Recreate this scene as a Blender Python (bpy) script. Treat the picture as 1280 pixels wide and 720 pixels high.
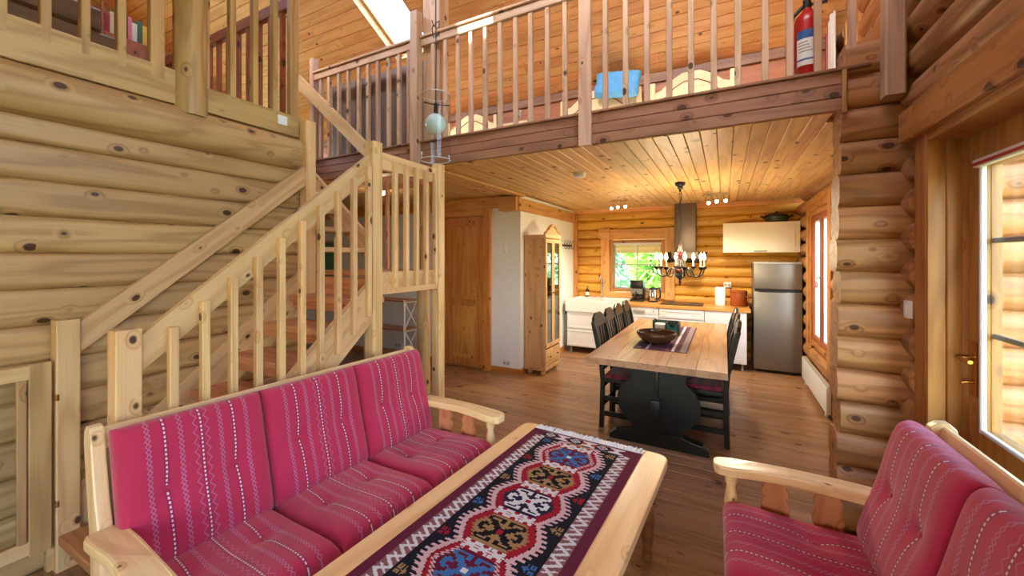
import bpy, bmesh, math, random
from mathutils import Vector, Matrix
random.seed(7)
S = bpy.context.scene
COL = S.collection
for o in list(bpy.data.objects):
    bpy.data.objects.remove(o)
PI = math.pi

# ------------------------------------------------------------------ camera, sky, sun, exposure
YAW = math.atan(266 / 500.0)
cam = bpy.data.cameras.new('camera')
cam.sensor_width = 36
cam.lens = 500 / 1280 * 36
cam.shift_y = -39 / 1280
cam.clip_start = 0.02
cam.clip_end = 300
camo = bpy.data.objects.new('camera', cam)
camo.location = (0, 0, 1.55)
camo.rotation_euler = (PI / 2, 0, YAW)
COL.objects.link(camo)
S.camera = camo

world = bpy.data.worlds.new('world')
S.world = world
world.use_nodes = True
wn = world.node_tree
wn.nodes.clear()
wo = wn.nodes.new('ShaderNodeOutputWorld')
wb = wn.nodes.new('ShaderNodeBackground')
sk = wn.nodes.new('ShaderNodeTexSky')
sk.sky_type = 'NISHITA'
sk.sun_disc = False
sk.sun_elevation = math.radians(38)
sk.sun_rotation = math.radians(187)
sk.air_density = 1.0
sk.dust_density = 2.0
wb.inputs[1].default_value = 6.0
wn.links.new(sk.outputs[0], wb.inputs[0])
wn.links.new(wb.outputs[0], wo.inputs[0])

sun = bpy.data.lights.new('sun', 'SUN')
sun.energy = 44.0
sun.angle = math.radians(0.6)
sun.color = (1.0, 0.93, 0.82)
suno = bpy.data.objects.new('sun', sun)
sd = Vector((0.12, 1.0, -0.75))
suno.rotation_euler = sd.to_track_quat('-Z', 'Y').to_euler()
suno.location = (-2, -12, 9)
COL.objects.link(suno)

S.view_settings.view_transform = 'Standard'
S.view_settings.look = 'None'
S.view_settings.gamma = 1.0
S.view_settings.use_curve_mapping = False
S.view_settings.exposure = -1.05
cy = S.cycles
cy.use_denoising = True
cy.max_bounces = 8
cy.diffuse_bounces = 5
cy.glossy_bounces = 3
cy.transmission_bounces = 4
cy.transparent_max_bounces = 12
cy.caustics_reflective = False
cy.caustics_refractive = False
cy.sample_clamp_indirect = 6.0

# ------------------------------------------------------------------ helpers: objects
OFF = {}          # object -> offset subtracted from given (world) coordinates


def T(name, label, cat, loc=(0, 0, 0), rz=0.0, group=None, world_coords=True):
    o = bpy.data.objects.new(name, None)
    o.empty_display_size = 0.05
    COL.objects.link(o)
    o.location = loc
    o.rotation_euler = (0, 0, rz)
    o['label'] = label
    o['category'] = cat
    if group:
        o['group'] = group
    OFF[o.name] = Vector(loc) if world_coords else Vector((0, 0, 0))
    return o


def ST(name, label=None, loc=(0, 0, 0)):
    o = bpy.data.objects.new(name, None)
    o.empty_display_size = 0.05
    COL.objects.link(o)
    o.location = loc
    o['kind'] = 'structure'
    if label:
        o['label'] = label
    OFF[o.name] = Vector(loc)
    return o


def tag(o, label, cat, group=None):
    o['label'] = label
    o['category'] = cat
    if group:
        o['group'] = group
    return o


def mk(name, me, mat, parent=None, M=None):
    if mat is not None and not me.materials:
        me.materials.append(mat)
    o = bpy.data.objects.new(name, me)
    COL.objects.link(o)
    if M is None:
        M = Matrix.Identity(4)
    if parent is not None:
        off = OFF.get(parent.name, Vector((0, 0, 0)))
        OFF[o.name] = off
        o.parent = parent
        if parent.type == 'MESH':
            o.matrix_parent_inverse = parent.matrix_basis.inverted()
        o.matrix_basis = Matrix.Translation(-off) @ M
    else:
        o.matrix_basis = M
    return o


def copy_tree(o, parent=None):
    c = o.copy()
    COL.objects.link(c)
    c.parent = parent
    for ch in list(o.children):
        copy_tree(ch, c)
    return c


def newmesh(name, v, f, smooth=None):
    me = bpy.data.meshes.new(name)
    me.from_pydata([tuple(p) for p in v], [], f)
    if smooth is not None:
        me.polygons.foreach_set('use_smooth', [True] * len(me.polygons))
        me.set_sharp_from_angle(angle=math.radians(smooth))
    me.update()
    return me


CACHE = {}


def xsec(name, poly, p0, p1, n, mat, parent=None, smooth=None):
    """extrude a 2D polygon (width y, normal z) from p0 to p1; n = direction of local z"""
    p0, p1, n = Vector(p0), Vector(p1), Vector(n)
    d = p1 - p0
    L = d.length
    x = d / L
    n = (n - x * n.dot(x)).normalized()
    y = n.cross(x)
    key = (name, tuple(poly), round(L, 3), mat.name)
    me = CACHE.get(key)
    if me is None:
        k = len(poly)
        v = [(-L / 2, a, b) for a, b in poly] + [(L / 2, a, b) for a, b in poly]
        f = [(i, i + k, (i + 1) % k + k, (i + 1) % k) for i in range(k)]
        f += [tuple(range(k)), tuple(reversed(range(k, 2 * k)))]
        me = newmesh(name, v, f, smooth)
        CACHE[key] = me
    M = Matrix((x, y, n)).transposed().to_4x4()
    M.translation = (p0 + p1) / 2
    return mk(name, me, mat, parent, M)


def rect(w, t, ch=0.004):
    a, b = w / 2, t / 2
    c = min(ch, a * .45, b * .45)
    return ((-a, -b + c), (-a + c, -b), (a - c, -b), (a, -b + c), (a, b - c), (a - c, b), (-a + c, b), (-a, b - c))


def bd(name, p0, p1, w, t, n, mat, parent=None, ch=0.004):
    return xsec(name, rect(round(w, 4), round(t, 4), ch), p0, p1, n, mat, parent)


def logpoly(h, b, depth, both=False, k=9):
    pts = []
    for i in range(k + 1):
        y = -h / 2 + h * i / k
        z = b * math.sqrt(max(0, 1 - (2 * y / h) ** 2)) if b > 0.04 else b * (1 - abs(2 * y / h) ** (3.5 if b > .03 else 9))
        pts.append((round(y, 4), round(z, 4)))
    if both:
        pts2 = [(y, round(-depth - z, 4)) for y, z in reversed(pts)]
        return tuple(pts + pts2)
    return tuple(pts + [(h / 2, -depth), (-h / 2, -depth)])


class MB:
    def __init__(self):
        self.v = []
        self.f = []

    def add(self, v, f):
        n = len(self.v)
        self.v += [Vector(p) for p in v]
        self.f += [tuple(i + n for i in q) for q in f]
        return self

    def box(self, a, b):
        (x0, y0, z0), (x1, y1, z1) = a, b
        if x0 > x1: x0, x1 = x1, x0
        if y0 > y1: y0, y1 = y1, y0
        if z0 > z1: z0, z1 = z1, z0
        v = [(x0, y0, z0), (x1, y0, z0), (x1, y1, z0), (x0, y1, z0), (x0, y0, z1), (x1, y0, z1), (x1, y1, z1), (x0, y1, z1)]
        return self.add(v, [(0, 3, 2, 1), (4, 5, 6, 7), (0, 1, 5, 4), (1, 2, 6, 5), (2, 3, 7, 6), (3, 0, 4, 7)])

    def bar(self, p0, p1, w, t, up=(0, 0, 1)):
        p0, p1 = Vector(p0), Vector(p1)
        d = (p1 - p0).normalized()
        up = Vector(up)
        if abs(d.dot(up)) > .97:
            up = Vector((1, 0, 0))
        s = d.cross(up).normalized()
        u = s.cross(d)
        v = []
        for p in (p0, p1):
            for a, b in ((-1, -1), (1, -1), (1, 1), (-1, 1)):
                v.append(p + s * (a * w / 2) + u * (b * t / 2))
        return self.add(v, [(3, 2, 1, 0), (4, 5, 6, 7), (0, 1, 5, 4), (1, 2, 6, 5), (2, 3, 7, 6), (3, 0, 4, 7)])

    def tube(self, pts, r, n=8, caps=True):
        pts = [Vector(p) for p in pts]
        m = len(pts)
        rr = r if isinstance(r, (list, tuple)) else [r] * m
        rings = []
        prev = None
        for i, p in enumerate(pts):
            d = (pts[min(i + 1, m - 1)] - pts[max(i - 1, 0)]).normalized()
            if prev is None:
                u = d.orthogonal().normalized()
            else:
                u = (prev - d * prev.dot(d)).normalized()
            prev = u
            w = d.cross(u)
            rings.append([p + (u * math.cos(2 * PI * k / n) + w * math.sin(2 * PI * k / n)) * rr[i] for k in range(n)])
        v = [q for rg in rings for q in rg]
        f = []
        for i in range(m - 1):
            for k in range(n):
                a, b = i * n + k, i * n + (k + 1) % n
                f.append((a, b, b + n, a + n))
        if caps:
            f.append(tuple(reversed(range(n))))
            f.append(tuple(range((m - 1) * n, m * n)))
        return self.add(v, f)

    def lathe(self, prof, n=20, c=(0, 0, 0)):
        """prof: list of (r, z)"""
        cx, cy_, cz = c
        v, f = [], []
        for r, z in prof:
            for k in range(n):
                a = 2 * PI * k / n
                v.append((cx + r * math.cos(a), cy_ + r * math.sin(a), cz + z))
        for i in range(len(prof) - 1):
            for k in range(n):
                a, b = i * n + k, i * n + (k + 1) % n
                f.append((a, b, b + n, a + n))
        f.append(tuple(reversed(range(n))))
        f.append(tuple(range((len(prof) - 1) * n, len(prof) * n)))
        return self.add(v, f)

    def prism(self, poly, o, u, w, t):
        """2D polygon in axes u,w at origin o, extruded by +-t/2 along u x w"""
        o, u, w = Vector(o), Vector(u).normalized(), Vector(w).normalized()
        n = u.cross(w)
        k = len(poly)
        v = [o + u * a + w * b - n * t / 2 for a, b in poly] + [o + u * a + w * b + n * t / 2 for a, b in poly]
        f = [(i, (i + 1) % k, (i + 1) % k + k, i + k) for i in range(k)]
        f += [tuple(reversed(range(k))), tuple(range(k, 2 * k))]
        return self.add(v, f)

    def build(self, name, mat, parent=None, smooth=None, bevel=0, loc=None, grain=None):
        v, f = self.v, self.f
        M = None
        if loc is not None or grain:
            c = Vector(loc) if loc is not None else sum(v, Vector()) / len(v)
            M = Matrix.Translation(c)
            if grain == 'z':
                M = M @ Matrix(((0, 0, -1), (0, 1, 0), (1, 0, 0))).to_4x4()
            elif grain == 'y':
                M = M @ Matrix(((0, -1, 0), (1, 0, 0), (0, 0, 1))).to_4x4()
            Mi = M.inverted()
            v = [Mi @ p for p in v]
        me = newmesh(name, v, f, None)
        if bevel:
            bm = bmesh.new()
            bm.from_mesh(me)
            es = [e for e in bm.edges if len(e.link_faces) == 2 and e.calc_face_angle(0) > .6]
            bmesh.ops.bevel(bm, geom=es, offset=bevel, segments=2, affect='EDGES', profile=.6, clamp_overlap=True)
            bm.to_mesh(me)
            bm.free()
        if smooth is not None:
            me.polygons.foreach_set('use_smooth', [True] * len(me.polygons))
            me.set_sharp_from_angle(angle=math.radians(smooth))
        return mk(name, me, mat, parent, M)


def bx(name, a, b, mat, parent=None, bevel=0, smooth=None):
    c = [(p + q) / 2 for p, q in zip(a, b)]
    dim = [abs(q - p) for p, q in zip(a, b)]
    k_ = dim.index(max(dim))
    return MB().box(a, b).build(name, mat, parent, smooth if smooth else (40 if bevel else None), bevel, loc=c, grain=(None, 'y', 'z')[k_])


# ------------------------------------------------------------------ helpers: materials
def lin(c):
    out = []
    for x in c:
        x /= 255.0
        out.append(x / 12.92 if x <= .04045 else ((x + .055) / 1.055) ** 2.4)
    return tuple(out) + (1.0,)


class NG:
    def __init__(self, name):
        self.m = bpy.data.materials.new(name)
        self.m.use_nodes = True
        self.t = self.m.node_tree
        self.t.nodes.clear()
        self.out = self.t.nodes.new('ShaderNodeOutputMaterial')

    def n(self, typ, **kw):
        nd = self.t.nodes.new('ShaderNode' + typ)
        for k, v in kw.items():
            setattr(nd, k, v)
        return nd

    def set(self, sock, v):
        if isinstance(v, bpy.types.NodeSocket):
            self.t.links.new(v, sock)
        else:
            sock.default_value = v

    def m_(self, op, a, b=0.0, c=0.0, clamp=False):
        nd = self.n('Math', operation=op, use_clamp=clamp)
        self.set(nd.inputs[0], a)
        self.set(nd.inputs[1], b)
        self.set(nd.inputs[2], c)
        return nd.outputs[0]

    def vm(self, op, a, b=(0, 0, 0)):
        nd = self.n('VectorMath', operation=op)
        self.set(nd.inputs[0], a)
        self.set(nd.inputs[1], b)
        return nd.outputs[0]

    def mix(self, fac, a, b, blend='MIX'):
        nd = self.n('Mix', data_type='RGBA', blend_type=blend)
        self.set(nd.inputs[0], fac)
        self.set(nd.inputs[6], a)
        self.set(nd.inputs[7], b)
        return nd.outputs[2]

    def ramp(self, v, a, b, c=0.0, d=1.0):
        nd = self.n('MapRange')
        nd.interpolation_type = 'SMOOTHSTEP'
        self.set(nd.inputs[0], v)
        self.set(nd.inputs[1], a)
        self.set(nd.inputs[2], b)
        self.set(nd.inputs[3], c)
        self.set(nd.inputs[4], d)
        return nd.outputs[0]

    def noise(self, vec, scale=1.0, detail=2.0, rough=.5):
        nd = self.n('TexNoise')
        self.set(nd.inputs['Vector'], vec)
        nd.inputs['Scale'].default_value = scale
        nd.inputs['Detail'].default_value = detail
        nd.inputs['Roughness'].default_value = rough
        return nd.outputs[0]

    def bsdf(self, color, rough=.5, metal=0.0, spec=.5, normal=None, emis=None, estr=0.0, coat=0.0, trans=0.0, ior=None, alpha=None, sheen=0.0):
        b = self.n('BsdfPrincipled')
        self.set(b.inputs['Base Color'], color)
        self.set(b.inputs['Roughness'], rough)
        self.set(b.inputs['Metallic'], metal)
        self.set(b.inputs['Specular IOR Level'], spec)
        if normal is not None:
            self.set(b.inputs['Normal'], normal)
        if emis is not None:
            self.set(b.inputs['Emission Color'], emis)
            self.set(b.inputs['Emission Strength'], estr)
        if coat:
            b.inputs['Coat Weight'].default_value = coat
            b.inputs['Coat Roughness'].default_value = .15
        if sheen:
            b.inputs['Sheen Weight'].default_value = sheen
        if trans:
            b.inputs['Transmission Weight'].default_value = trans
        self.t.links.new(b.outputs[0], self.out.inputs[0])
        return b

    def bump(self, h, strength=.2, dist=.01):
        nd = self.n('Bump')
        nd.inputs['Strength'].default_value = strength
        nd.inputs['Distance'].default_value = dist
        self.set(nd.inputs['Height'], h)
        return nd.outputs[0]


def pine(name, c1, c2, knot=(66, 36, 20), rough=.45, knots=1.0, contrast=1.0, kscale=8.0, vary=.22, rings=9.0):
    g = NG(name)
    tc = g.n('TexCoord')
    oi = g.n('ObjectInfo')
    cx = g.n('CombineXYZ')
    g.set(cx.inputs[0], g.m_('MULTIPLY', oi.outputs['Random'], 37.0))
    g.set(cx.inputs[1], g.m_('MULTIPLY', oi.outputs['Random'], 61.0))
    g.set(cx.inputs[2], g.m_('MULTIPLY', oi.outputs['Random'], 23.0))
    v = g.vm('ADD', tc.outputs['Object'], cx.outputs[0])
    kv = g.vm('MULTIPLY', v, (kscale * .8, kscale * 1.15, kscale * 1.15))
    vo = g.n('TexVoronoi', feature='F1')
    g.set(vo.inputs['Vector'], kv)
    vo.inputs['Scale'].default_value = 1.0
    d = vo.outputs['Distance']
    sep = g.n('SeparateColor')
    g.set(sep.inputs[0], vo.outputs['Color'])
    rad = g.ramp(sep.outputs[0], .28, 1.0, 0.0, .19 * knots)
    kmask = g.ramp(g.m_('SUBTRACT', d, rad), 0.02, -.03)
    halo = g.m_('MULTIPLY', g.ramp(g.m_('SUBTRACT', d, rad), .22, 0.0), g.ramp(sep.outputs[0], .28, .55))
    gv = g.vm('MULTIPLY', v, (.55, 5.0, 5.0))
    big = g.noise(gv, 1.0, 2.0)
    ph = g.m_('ADD', g.m_('MULTIPLY', big, rings), g.m_('MULTIPLY', halo, .9))
    rg = g.m_('SINE', g.m_('MULTIPLY', ph, 6.283))
    rg = g.m_('POWER', g.m_('MULTIPLY_ADD', rg, .5, .5), 2.2)
    fv = g.vm('MULTIPLY', v, (3.0, 110.0, 110.0))
    fine = g.noise(fv, 1.0, 1.0)
    fac = g.m_('ADD', g.m_('MULTIPLY', rg, .5 * contrast), g.m_('MULTIPLY', fine, .45 * contrast))
    fac = g.m_('ADD', fac, g.m_('MULTIPLY', halo, .3), clamp=True)
    col = g.mix(fac, lin(c1), lin(c2))
    hs = g.n('HueSaturation')
    g.set(hs.inputs['Hue'], g.m_('MULTIPLY_ADD', g.m_('FRACT', g.m_('MULTIPLY', oi.outputs['Random'], 7.31)), .012, .494))
    g.set(hs.inputs['Saturation'], 1.0)
    g.set(hs.inputs['Value'], g.m_('MULTIPLY_ADD', oi.outputs['Random'], vary, 1.0 - vary * .5))
    g.set(hs.inputs['Color'], col)
    col = g.mix(g.m_('MULTIPLY', kmask, .95), hs.outputs[0], lin(knot))
    nr = g.bump(g.m_('ADD', g.m_('MULTIPLY', rg, .4), fine), .12, .004)
    g.bsdf(col, rough, spec=.4, normal=nr)
    return g.m


def plain(name, c, rough=.5, metal=0.0, spec=.5, var=.06, scale=30.0, bump=0.0, coat=0.0, sheen=0.0):
    g = NG(name)
    tc = g.n('TexCoord')
    nz = g.noise(tc.outputs['Object'], scale, 3.0)
    a = lin([max(0, x * (1 - var)) for x in c])
    b = lin([min(255, x * (1 + var)) for x in c])
    col = g.mix(nz, a, b)
    nr = g.bump(nz, bump, .01) if bump else None
    g.bsdf(col, rough, metal, spec, nr, coat=coat, sheen=sheen)
    return g.m


def emit(name, c, s, base=None):
    g = NG(name)
    g.bsdf(lin(base or c), .3, emis=lin(c), estr=s)
    return g.m


def pane_mat(name, tint=(245, 250, 250), gloss=.10, rough=.0):
    g = NG(name)
    tr = g.n('BsdfTransparent')
    tr.inputs[0].default_value = lin(tint)
    gl = g.n('BsdfGlossy')
    gl.inputs['Roughness'].default_value = rough
    ge = g.n('NewGeometry')
    dt_ = g.n('VectorMath', operation='DOT_PRODUCT')
    g.set(dt_.inputs[0], ge.outputs['Normal'])
    g.set(dt_.inputs[1], ge.outputs['Incoming'])
    c_ = g.m_('SUBTRACT', 1.0, g.m_('ABSOLUTE', dt_.outputs['Value']), clamp=True)
    sch = g.m_('MULTIPLY_ADD', g.m_('POWER', c_, 5.0), .7, .03)
    mx = g.n('MixShader')
    g.set(mx.inputs[0], g.m_('MULTIPLY', sch, gloss * 10, clamp=True))
    g.t.links.new(tr.outputs[0], mx.inputs[1])
    g.t.links.new(gl.outputs[0], mx.inputs[2])
    g.t.links.new(mx.outputs[0], g.out.inputs[0])
    return g.m


M_left = pine('pine_log_left', (202, 166, 112), (156, 118, 72), rings=7)
M_right = pine('pine_log_right', (188, 138, 90), (134, 88, 54), rings=8, contrast=1.1)
M_kitch = pine('pine_log_kitchen', (230, 176, 76), (184, 128, 46), rings=7)
M_rail = pine('pine_new', (228, 192, 138), (194, 150, 96), rings=6, kscale=9)
M_roof = pine('pine_roof', (246, 190, 130), (216, 146, 88), rings=5, kscale=9, knots=.75)
M_ceil = pine('pine_ceiling', (230, 190, 130), (192, 148, 92), rings=6, kscale=8, knots=1.2)
M_fasc = pine('pine_fascia', (160, 112, 86), (118, 76, 57), rings=6, knots=1.15)
M_floor = pine('pine_floor', (168, 128, 92), (122, 84, 55), rough=.3, rings=6, kscale=8, knots=1.1)
M_door = pine('pine_door', (222, 152, 76), (184, 112, 46), rings=6, knots=.8)
M_case = pine('pine_casing', (194, 136, 74), (148, 94, 46), rings=6, knots=1.0)
M_sofaw = pine('pine_sofa', (242, 212, 162), (214, 174, 118), rough=.3, rings=5, knots=.7, vary=.1)
M_table = pine('pine_table', (240, 206, 150), (208, 162, 104), rough=.28, rings=4, knots=.7, vary=.08)
M_splat = pine('pine_splat', (206, 146, 100), (166, 104, 66), rings=5, knots=.6)
M_vitr = pine('pine_cabinet', (224, 180, 126), (188, 140, 92), rings=5, knots=1.1, kscale=13)
M_beam = pine('pine_beam', (226, 170, 104), (186, 126, 68), rings=6)
M_darkw = pine('wood_dark', (126, 98, 72), (92, 68, 48), rings=6)
M_knee = pine('wood_knee', (176, 104, 66), (130, 70, 42), rings=5)
M_bedw = pine('bed_pine', (246, 220, 178), (226, 190, 140), rings=4, knots=.4)
M_bal = pine('pine_baluster', (204, 168, 140), (166, 126, 100), rings=6, kscale=9)
M_dtop = pine('dining_top', (188, 150, 118), (154, 116, 88), rough=.25, rings=5, knots=.3, vary=.06)
M_leg = pine('leg_brown', (150, 96, 58), (112, 66, 38), rough=.35, rings=5, knots=.3)
M_work = pine('worktop', (222, 164, 92), (186, 124, 60), rough=.35, rings=8, knots=.3)
M_out = pine('pine_outside', (230, 186, 120), (190, 140, 84), rings=7)
M_wred = pine('window_frame_brown', (170, 100, 62), (128, 68, 40), rings=5, knots=.4)

M_plaster = plain('plaster', (246, 246, 240), .9, var=.02, scale=60, bump=.25)
M_white = plain('white_lacquer', (232, 234, 238), .35, var=.015)
M_cream = plain('cream_lacquer', (240, 234, 212), .4, var=.015)
M_ceramic = plain('white_ceramic', (240, 240, 240), .12, var=.01)
M_steel = plain('brushed_steel', (140, 137, 134), .38, metal=.85, var=.04, scale=12)
M_chrome = plain('chrome', (225, 225, 225), .12, metal=1.0, var=.01)
M_brass = plain('brass', (200, 150, 80), .25, metal=1.0, var=.02)
M_black = plain('black_plastic', (22, 22, 24), .3, var=.1)
M_iron = plain('black_iron', (38, 34, 34), .4, metal=.4, var=.1)
M_paint = plain('green_black_paint', (18, 28, 28), .32, var=.12, scale=8)
M_redlac = plain('oxblood_lacquer', (86, 40, 34), .35, var=.15, scale=20)
M_blue = plain('blue_black_glaze', (40, 52, 66), .25, var=.15)
M_glass = pane_mat('window_glass')
M_glass2 = pane_mat('clear_glass', (250, 252, 252), .05)
M_visor = pane_mat('smoked_glass', (96, 80, 66), .12)
M_bowl = plain('brown_glaze', (74, 50, 34), .22, var=.35, scale=9)
M_crock = plain('terracotta_glaze', (150, 72, 30), .35, var=.1, scale=14)
M_paper = plain('paper', (240, 240, 236), .8, var=.02)
M_teal = plain('teal_paint', (28, 128, 138), .4, var=.05)
M_dteal = plain('dark_teal', (24, 44, 48), .4, var=.05)
M_redpaint = plain('red_paint', (176, 24, 24), .3, var=.04)
M_bluepr = plain('blue_print', (46, 96, 168), .4, var=.03)
M_fringe = plain('cotton_fringe', (226, 234, 240), .9, var=.05, scale=80)
M_bluecl = plain('blue_cloth', (96, 170, 240), .9, var=.12, scale=20, bump=.5)
def leafmat(name, c):
    g = NG(name)
    tc_ = g.n('TexCoord')
    nz_ = g.noise(tc_.outputs['Object'], 1.3, 3.0)
    col_ = g.mix(nz_, lin([x * .7 for x in c]), lin([min(255, x * 1.25) for x in c]))
    a_ = g.n('BsdfDiffuse')
    b_ = g.n('BsdfTranslucent')
    g.set(a_.inputs[0], col_)
    g.set(b_.inputs[0], col_)
    mx_ = g.n('MixShader')
    mx_.inputs[0].default_value = .5
    g.t.links.new(a_.outputs[0], mx_.inputs[1])
    g.t.links.new(b_.outputs[0], mx_.inputs[2])
    g.t.links.new(mx_.outputs[0], g.out.inputs[0])
    return g.m


M_grass = plain('grass', (160, 170, 120), .95, var=.3, scale=1.5)
M_leaf = leafmat('leaves', (160, 196, 110))
M_leaf2 = leafmat('needles', (118, 160, 120))
M_bark = plain('bark', (96, 74, 56), .9, var=.2, scale=8)
M_bulb = emit('bulb_glow', (255, 214, 150), 14.0)
M_spotb = emit('spot_glow', (255, 226, 176), 30.0)
M_candle = plain('candle_sleeve', (236, 226, 200), .6, var=.02)
M_opal = plain('opal_glass', (206, 220, 212), .2, var=.02)
M_greenp = plain('green_panel', (70, 130, 96), .6, var=.08)
M_rubber = plain('grey_plastic', (170, 168, 164), .5, var=.03)
M_curt = plain('striped_curtain', (214, 190, 176), .9, var=.1, scale=40)


def fabric(name, base=(182, 44, 80), stripes=True, along=1):
    """red wool with woven stripes; x across, y (or any) along, in object space"""
    g = NG(name)
    tc = g.n('TexCoord')
    sx = g.n('SeparateXYZ')
    g.set(sx.inputs[0], tc.outputs['Object'])
    x = g.m_('ABSOLUTE', sx.outputs[0])
    y = sx.outputs[1]
    wv = g.noise(tc.outputs['Object'], 420.0, 2.0)
    bg = g.noise(tc.outputs['Object'], 5.0, 2.0)
    col = g.mix(wv, lin([c * .84 for c in base]), lin([min(255, c * 1.1) for c in base]))
    col = g.mix(g.m_('MULTIPLY', bg, .25), col, lin([c * .8 for c in base]))
    if stripes:
        tri = g.m_('PINGPONG', y, .019)
        tri = g.m_('MULTIPLY', g.m_('SUBTRACT', tri, .0095), .8)
        mask = 0.0
        for cpos, amp in ((.068, 1.0), (.168, 1.0)):
            dx = g.m_('SUBTRACT', x, cpos)
            e1 = g.m_('ABSOLUTE', g.m_('SUBTRACT', dx, g.m_('MULTIPLY', tri, amp)))
            e2 = g.m_('ABSOLUTE', g.m_('ADD', dx, g.m_('MULTIPLY', tri, amp)))
            mm = g.m_('MAXIMUM', g.ramp(e1, .0028, .0012), g.ramp(e2, .0028, .0012))
            mask = mm if isinstance(mask, float) else g.m_('MAXIMUM', mask, mm)
        e3 = g.m_('ABSOLUTE', g.m_('SUBTRACT', g.m_('SUBTRACT', x, .02), tri))
        mask = g.m_('MAXIMUM', mask, g.m_('MULTIPLY', g.ramp(e3, .003, .0012), .8))
        col = g.mix(g.m_('MULTIPLY', mask, .5), col, lin((168, 140, 176)))
        # dark ground bands under the dotted lines
        dk = g.m_('MAXIMUM', g.ramp(g.m_('ABSOLUTE', g.m_('SUBTRACT', x, .118)), .009, .007), g.ramp(x, .009, .007))
        col = g.mix(g.m_('MULTIPLY', dk, .45), col, lin((110, 26, 70)))
        dash = g.m_('GREATER_THAN', g.m_('FRACT', g.m_('MULTIPLY', y, 62.0)), .45)
        dl = g.m_('MAXIMUM', g.ramp(g.m_('ABSOLUTE', g.m_('SUBTRACT', x, .118)), .0035, .0022), g.ramp(x, .0035, .0022))
        col = g.mix(g.m_('MULTIPLY', g.m_('MULTIPLY', dl, dash), .9), col, lin((226, 206, 214)))
    nr = g.bump(wv, .35, .003)
    g.bsdf(col, .9, spec=.2, normal=nr, sheen=.25)
    return g.m


M_fab = fabric('red_wool')
M_fabplain = fabric('red_wool_plain', stripes=False)


def chair_fabric():
    g = NG('wine_stripe')
    tc = g.n('TexCoord')
    sx = g.n('SeparateXYZ')
    g.set(sx.inputs[0], tc.outputs['Object'])
    st = g.m_('FRACT', g.m_('MULTIPLY', sx.outputs[1], 11.0))
    col = g.mix(g.m_('GREATER_THAN', st, .6), lin((128, 30, 56)), lin((92, 20, 42)))
    g.bsdf(col, .9, sheen=.2)
    return g.m


M_chairfab = chair_fabric()
ZR0, KR = 6.08, 0.55          # roof underside: z = ZR0 - KR*y  for y > YRID
YRID = 1.8
ZRID = ZR0 - KR * YRID


def zroof(y):
    return ZR0 - KR * y if y >= YRID else ZRID - KR * (YRID - y)

# ------------------------------------------------------------------ the setting
ZC, ZL = 2.36, 2.60           # kitchen ceiling underside, loft floor level
YB = 2.83                     # front plane of the loft fascia
XL = -3.0                     # left log wall
XR = .91                      # right log wall, living part
XK = .97                      # right log wall, kitchen part
YK = 6.90                     # kitchen end wall


def minus(a, b, holes):
    """interval a..b minus a list of intervals"""
    out = [(a, b)]
    for h0, h1 in holes:
        nx = []
        for p, q in out:
            if h1 <= p or h0 >= q:
                nx.append((p, q))
            else:
                if h0 > p: nx.append((p, h0))
                if h1 < q: nx.append((h1, q))
        out = nx
    return [(p, q) for p, q in out if q - p > .03]


def log_wall(parent, axis, plane, n, u0, u1, zs, bulge, depth, mat, holes=(), lim=None):
    """zs: list of seam heights; axis 'x' or 'y' = direction the logs run"""
    for za, zb in zip(zs[:-1], zs[1:]):
        zc = (za + zb) / 2
        hh = [(h[0], h[1]) for h in holes if h[2] < zc < h[3]]
        a, b = u0, u1
        if lim:
            l0, l1 = lim(zb)
            a, b = max(a, l0), min(b, l1)
            if b - a < .1:
                continue
        for p, q in minus(a, b, hh):
            if axis == 'y':
                P, Q = (plane, p, zc), (plane, q, zc)
            else:
                P, Q = (p, plane, zc), (q, plane, zc)
            xsec('log', logpoly(round(zb - za, 4), bulge, depth), P, Q, n, mat, parent, smooth=50)


def seams(z0, pitch, lo, hi):
    k = math.ceil((lo - z0) / pitch - 1e-6)
    out = [lo] if z0 + k * pitch - lo > .03 else []
    while z0 + k * pitch < hi - .03:
        out.append(z0 + k * pitch)
        k += 1
    return out + [hi]


# floor: pine planks running along x
floor = bx('floor', (-6.6, -3.4, -.14), (1.1, 7.1, -.025), M_darkw)
floor['kind'] = 'structure'
pw = .128
y = -3.3
r = 0
while y < 6.9:
    cut = -1.2 + random.uniform(-1.6, 1.6)
    cuts = [-6.5, cut - 2.6, cut, 1.0]
    for a, b in zip(cuts[:-1], cuts[1:]):
        if b - a > .1:
            bd('floor_plank', (a, y + pw / 2, -.0125), (b - .002, y + pw / 2, -.0125), pw - .0022, .025, (0, 0, 1), M_floor, floor, .0016)
    y += pw

# left log wall
wall_left = ST('wall_left', 'pale pine log wall behind the stairs')
lz = [0.0] + [2.109 - .18 * k for k in range(11, -1, -1)] + [2.236]
lz[0] = 0.0
lz = [0.0] + [z for z in lz if z > .05]
log_wall(wall_left, 'y', XL, (1, 0, 0), -3.2, 2.03, lz, .022, .16, M_left)
xsec('top_log', logpoly(.25, .085, .16), (XL, -3.2, 2.361), (XL, 2.03, 2.361), (1, 0, 0), M_left, wall_left, 50)
log_wall(wall_left, 'x', 2.03 - .0, (0, 1, 0), -6.5, XL - .16, [.18 * k for k in range(0, 14)], .022, .14, M_left)

# right log wall (living part), with the terrace door and windows behind the viewpoint
wall_right = ST('wall_right', 'round log gable wall with the terrace door')
DOOR = (1.60, 2.62, 0.0, 2.13)
RH = [DOOR, (-2.7, -.1, .55, 2.2), (-.45, 1.85, 2.55, 3.80)]  # last opening is an unseen gable window, added to light the upper room
rz = seams(1.5595, .182, 0, ZRID)


def glim(z):
    return ((z - ZRID) / KR + YRID, (ZR0 - z) / KR)


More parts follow.
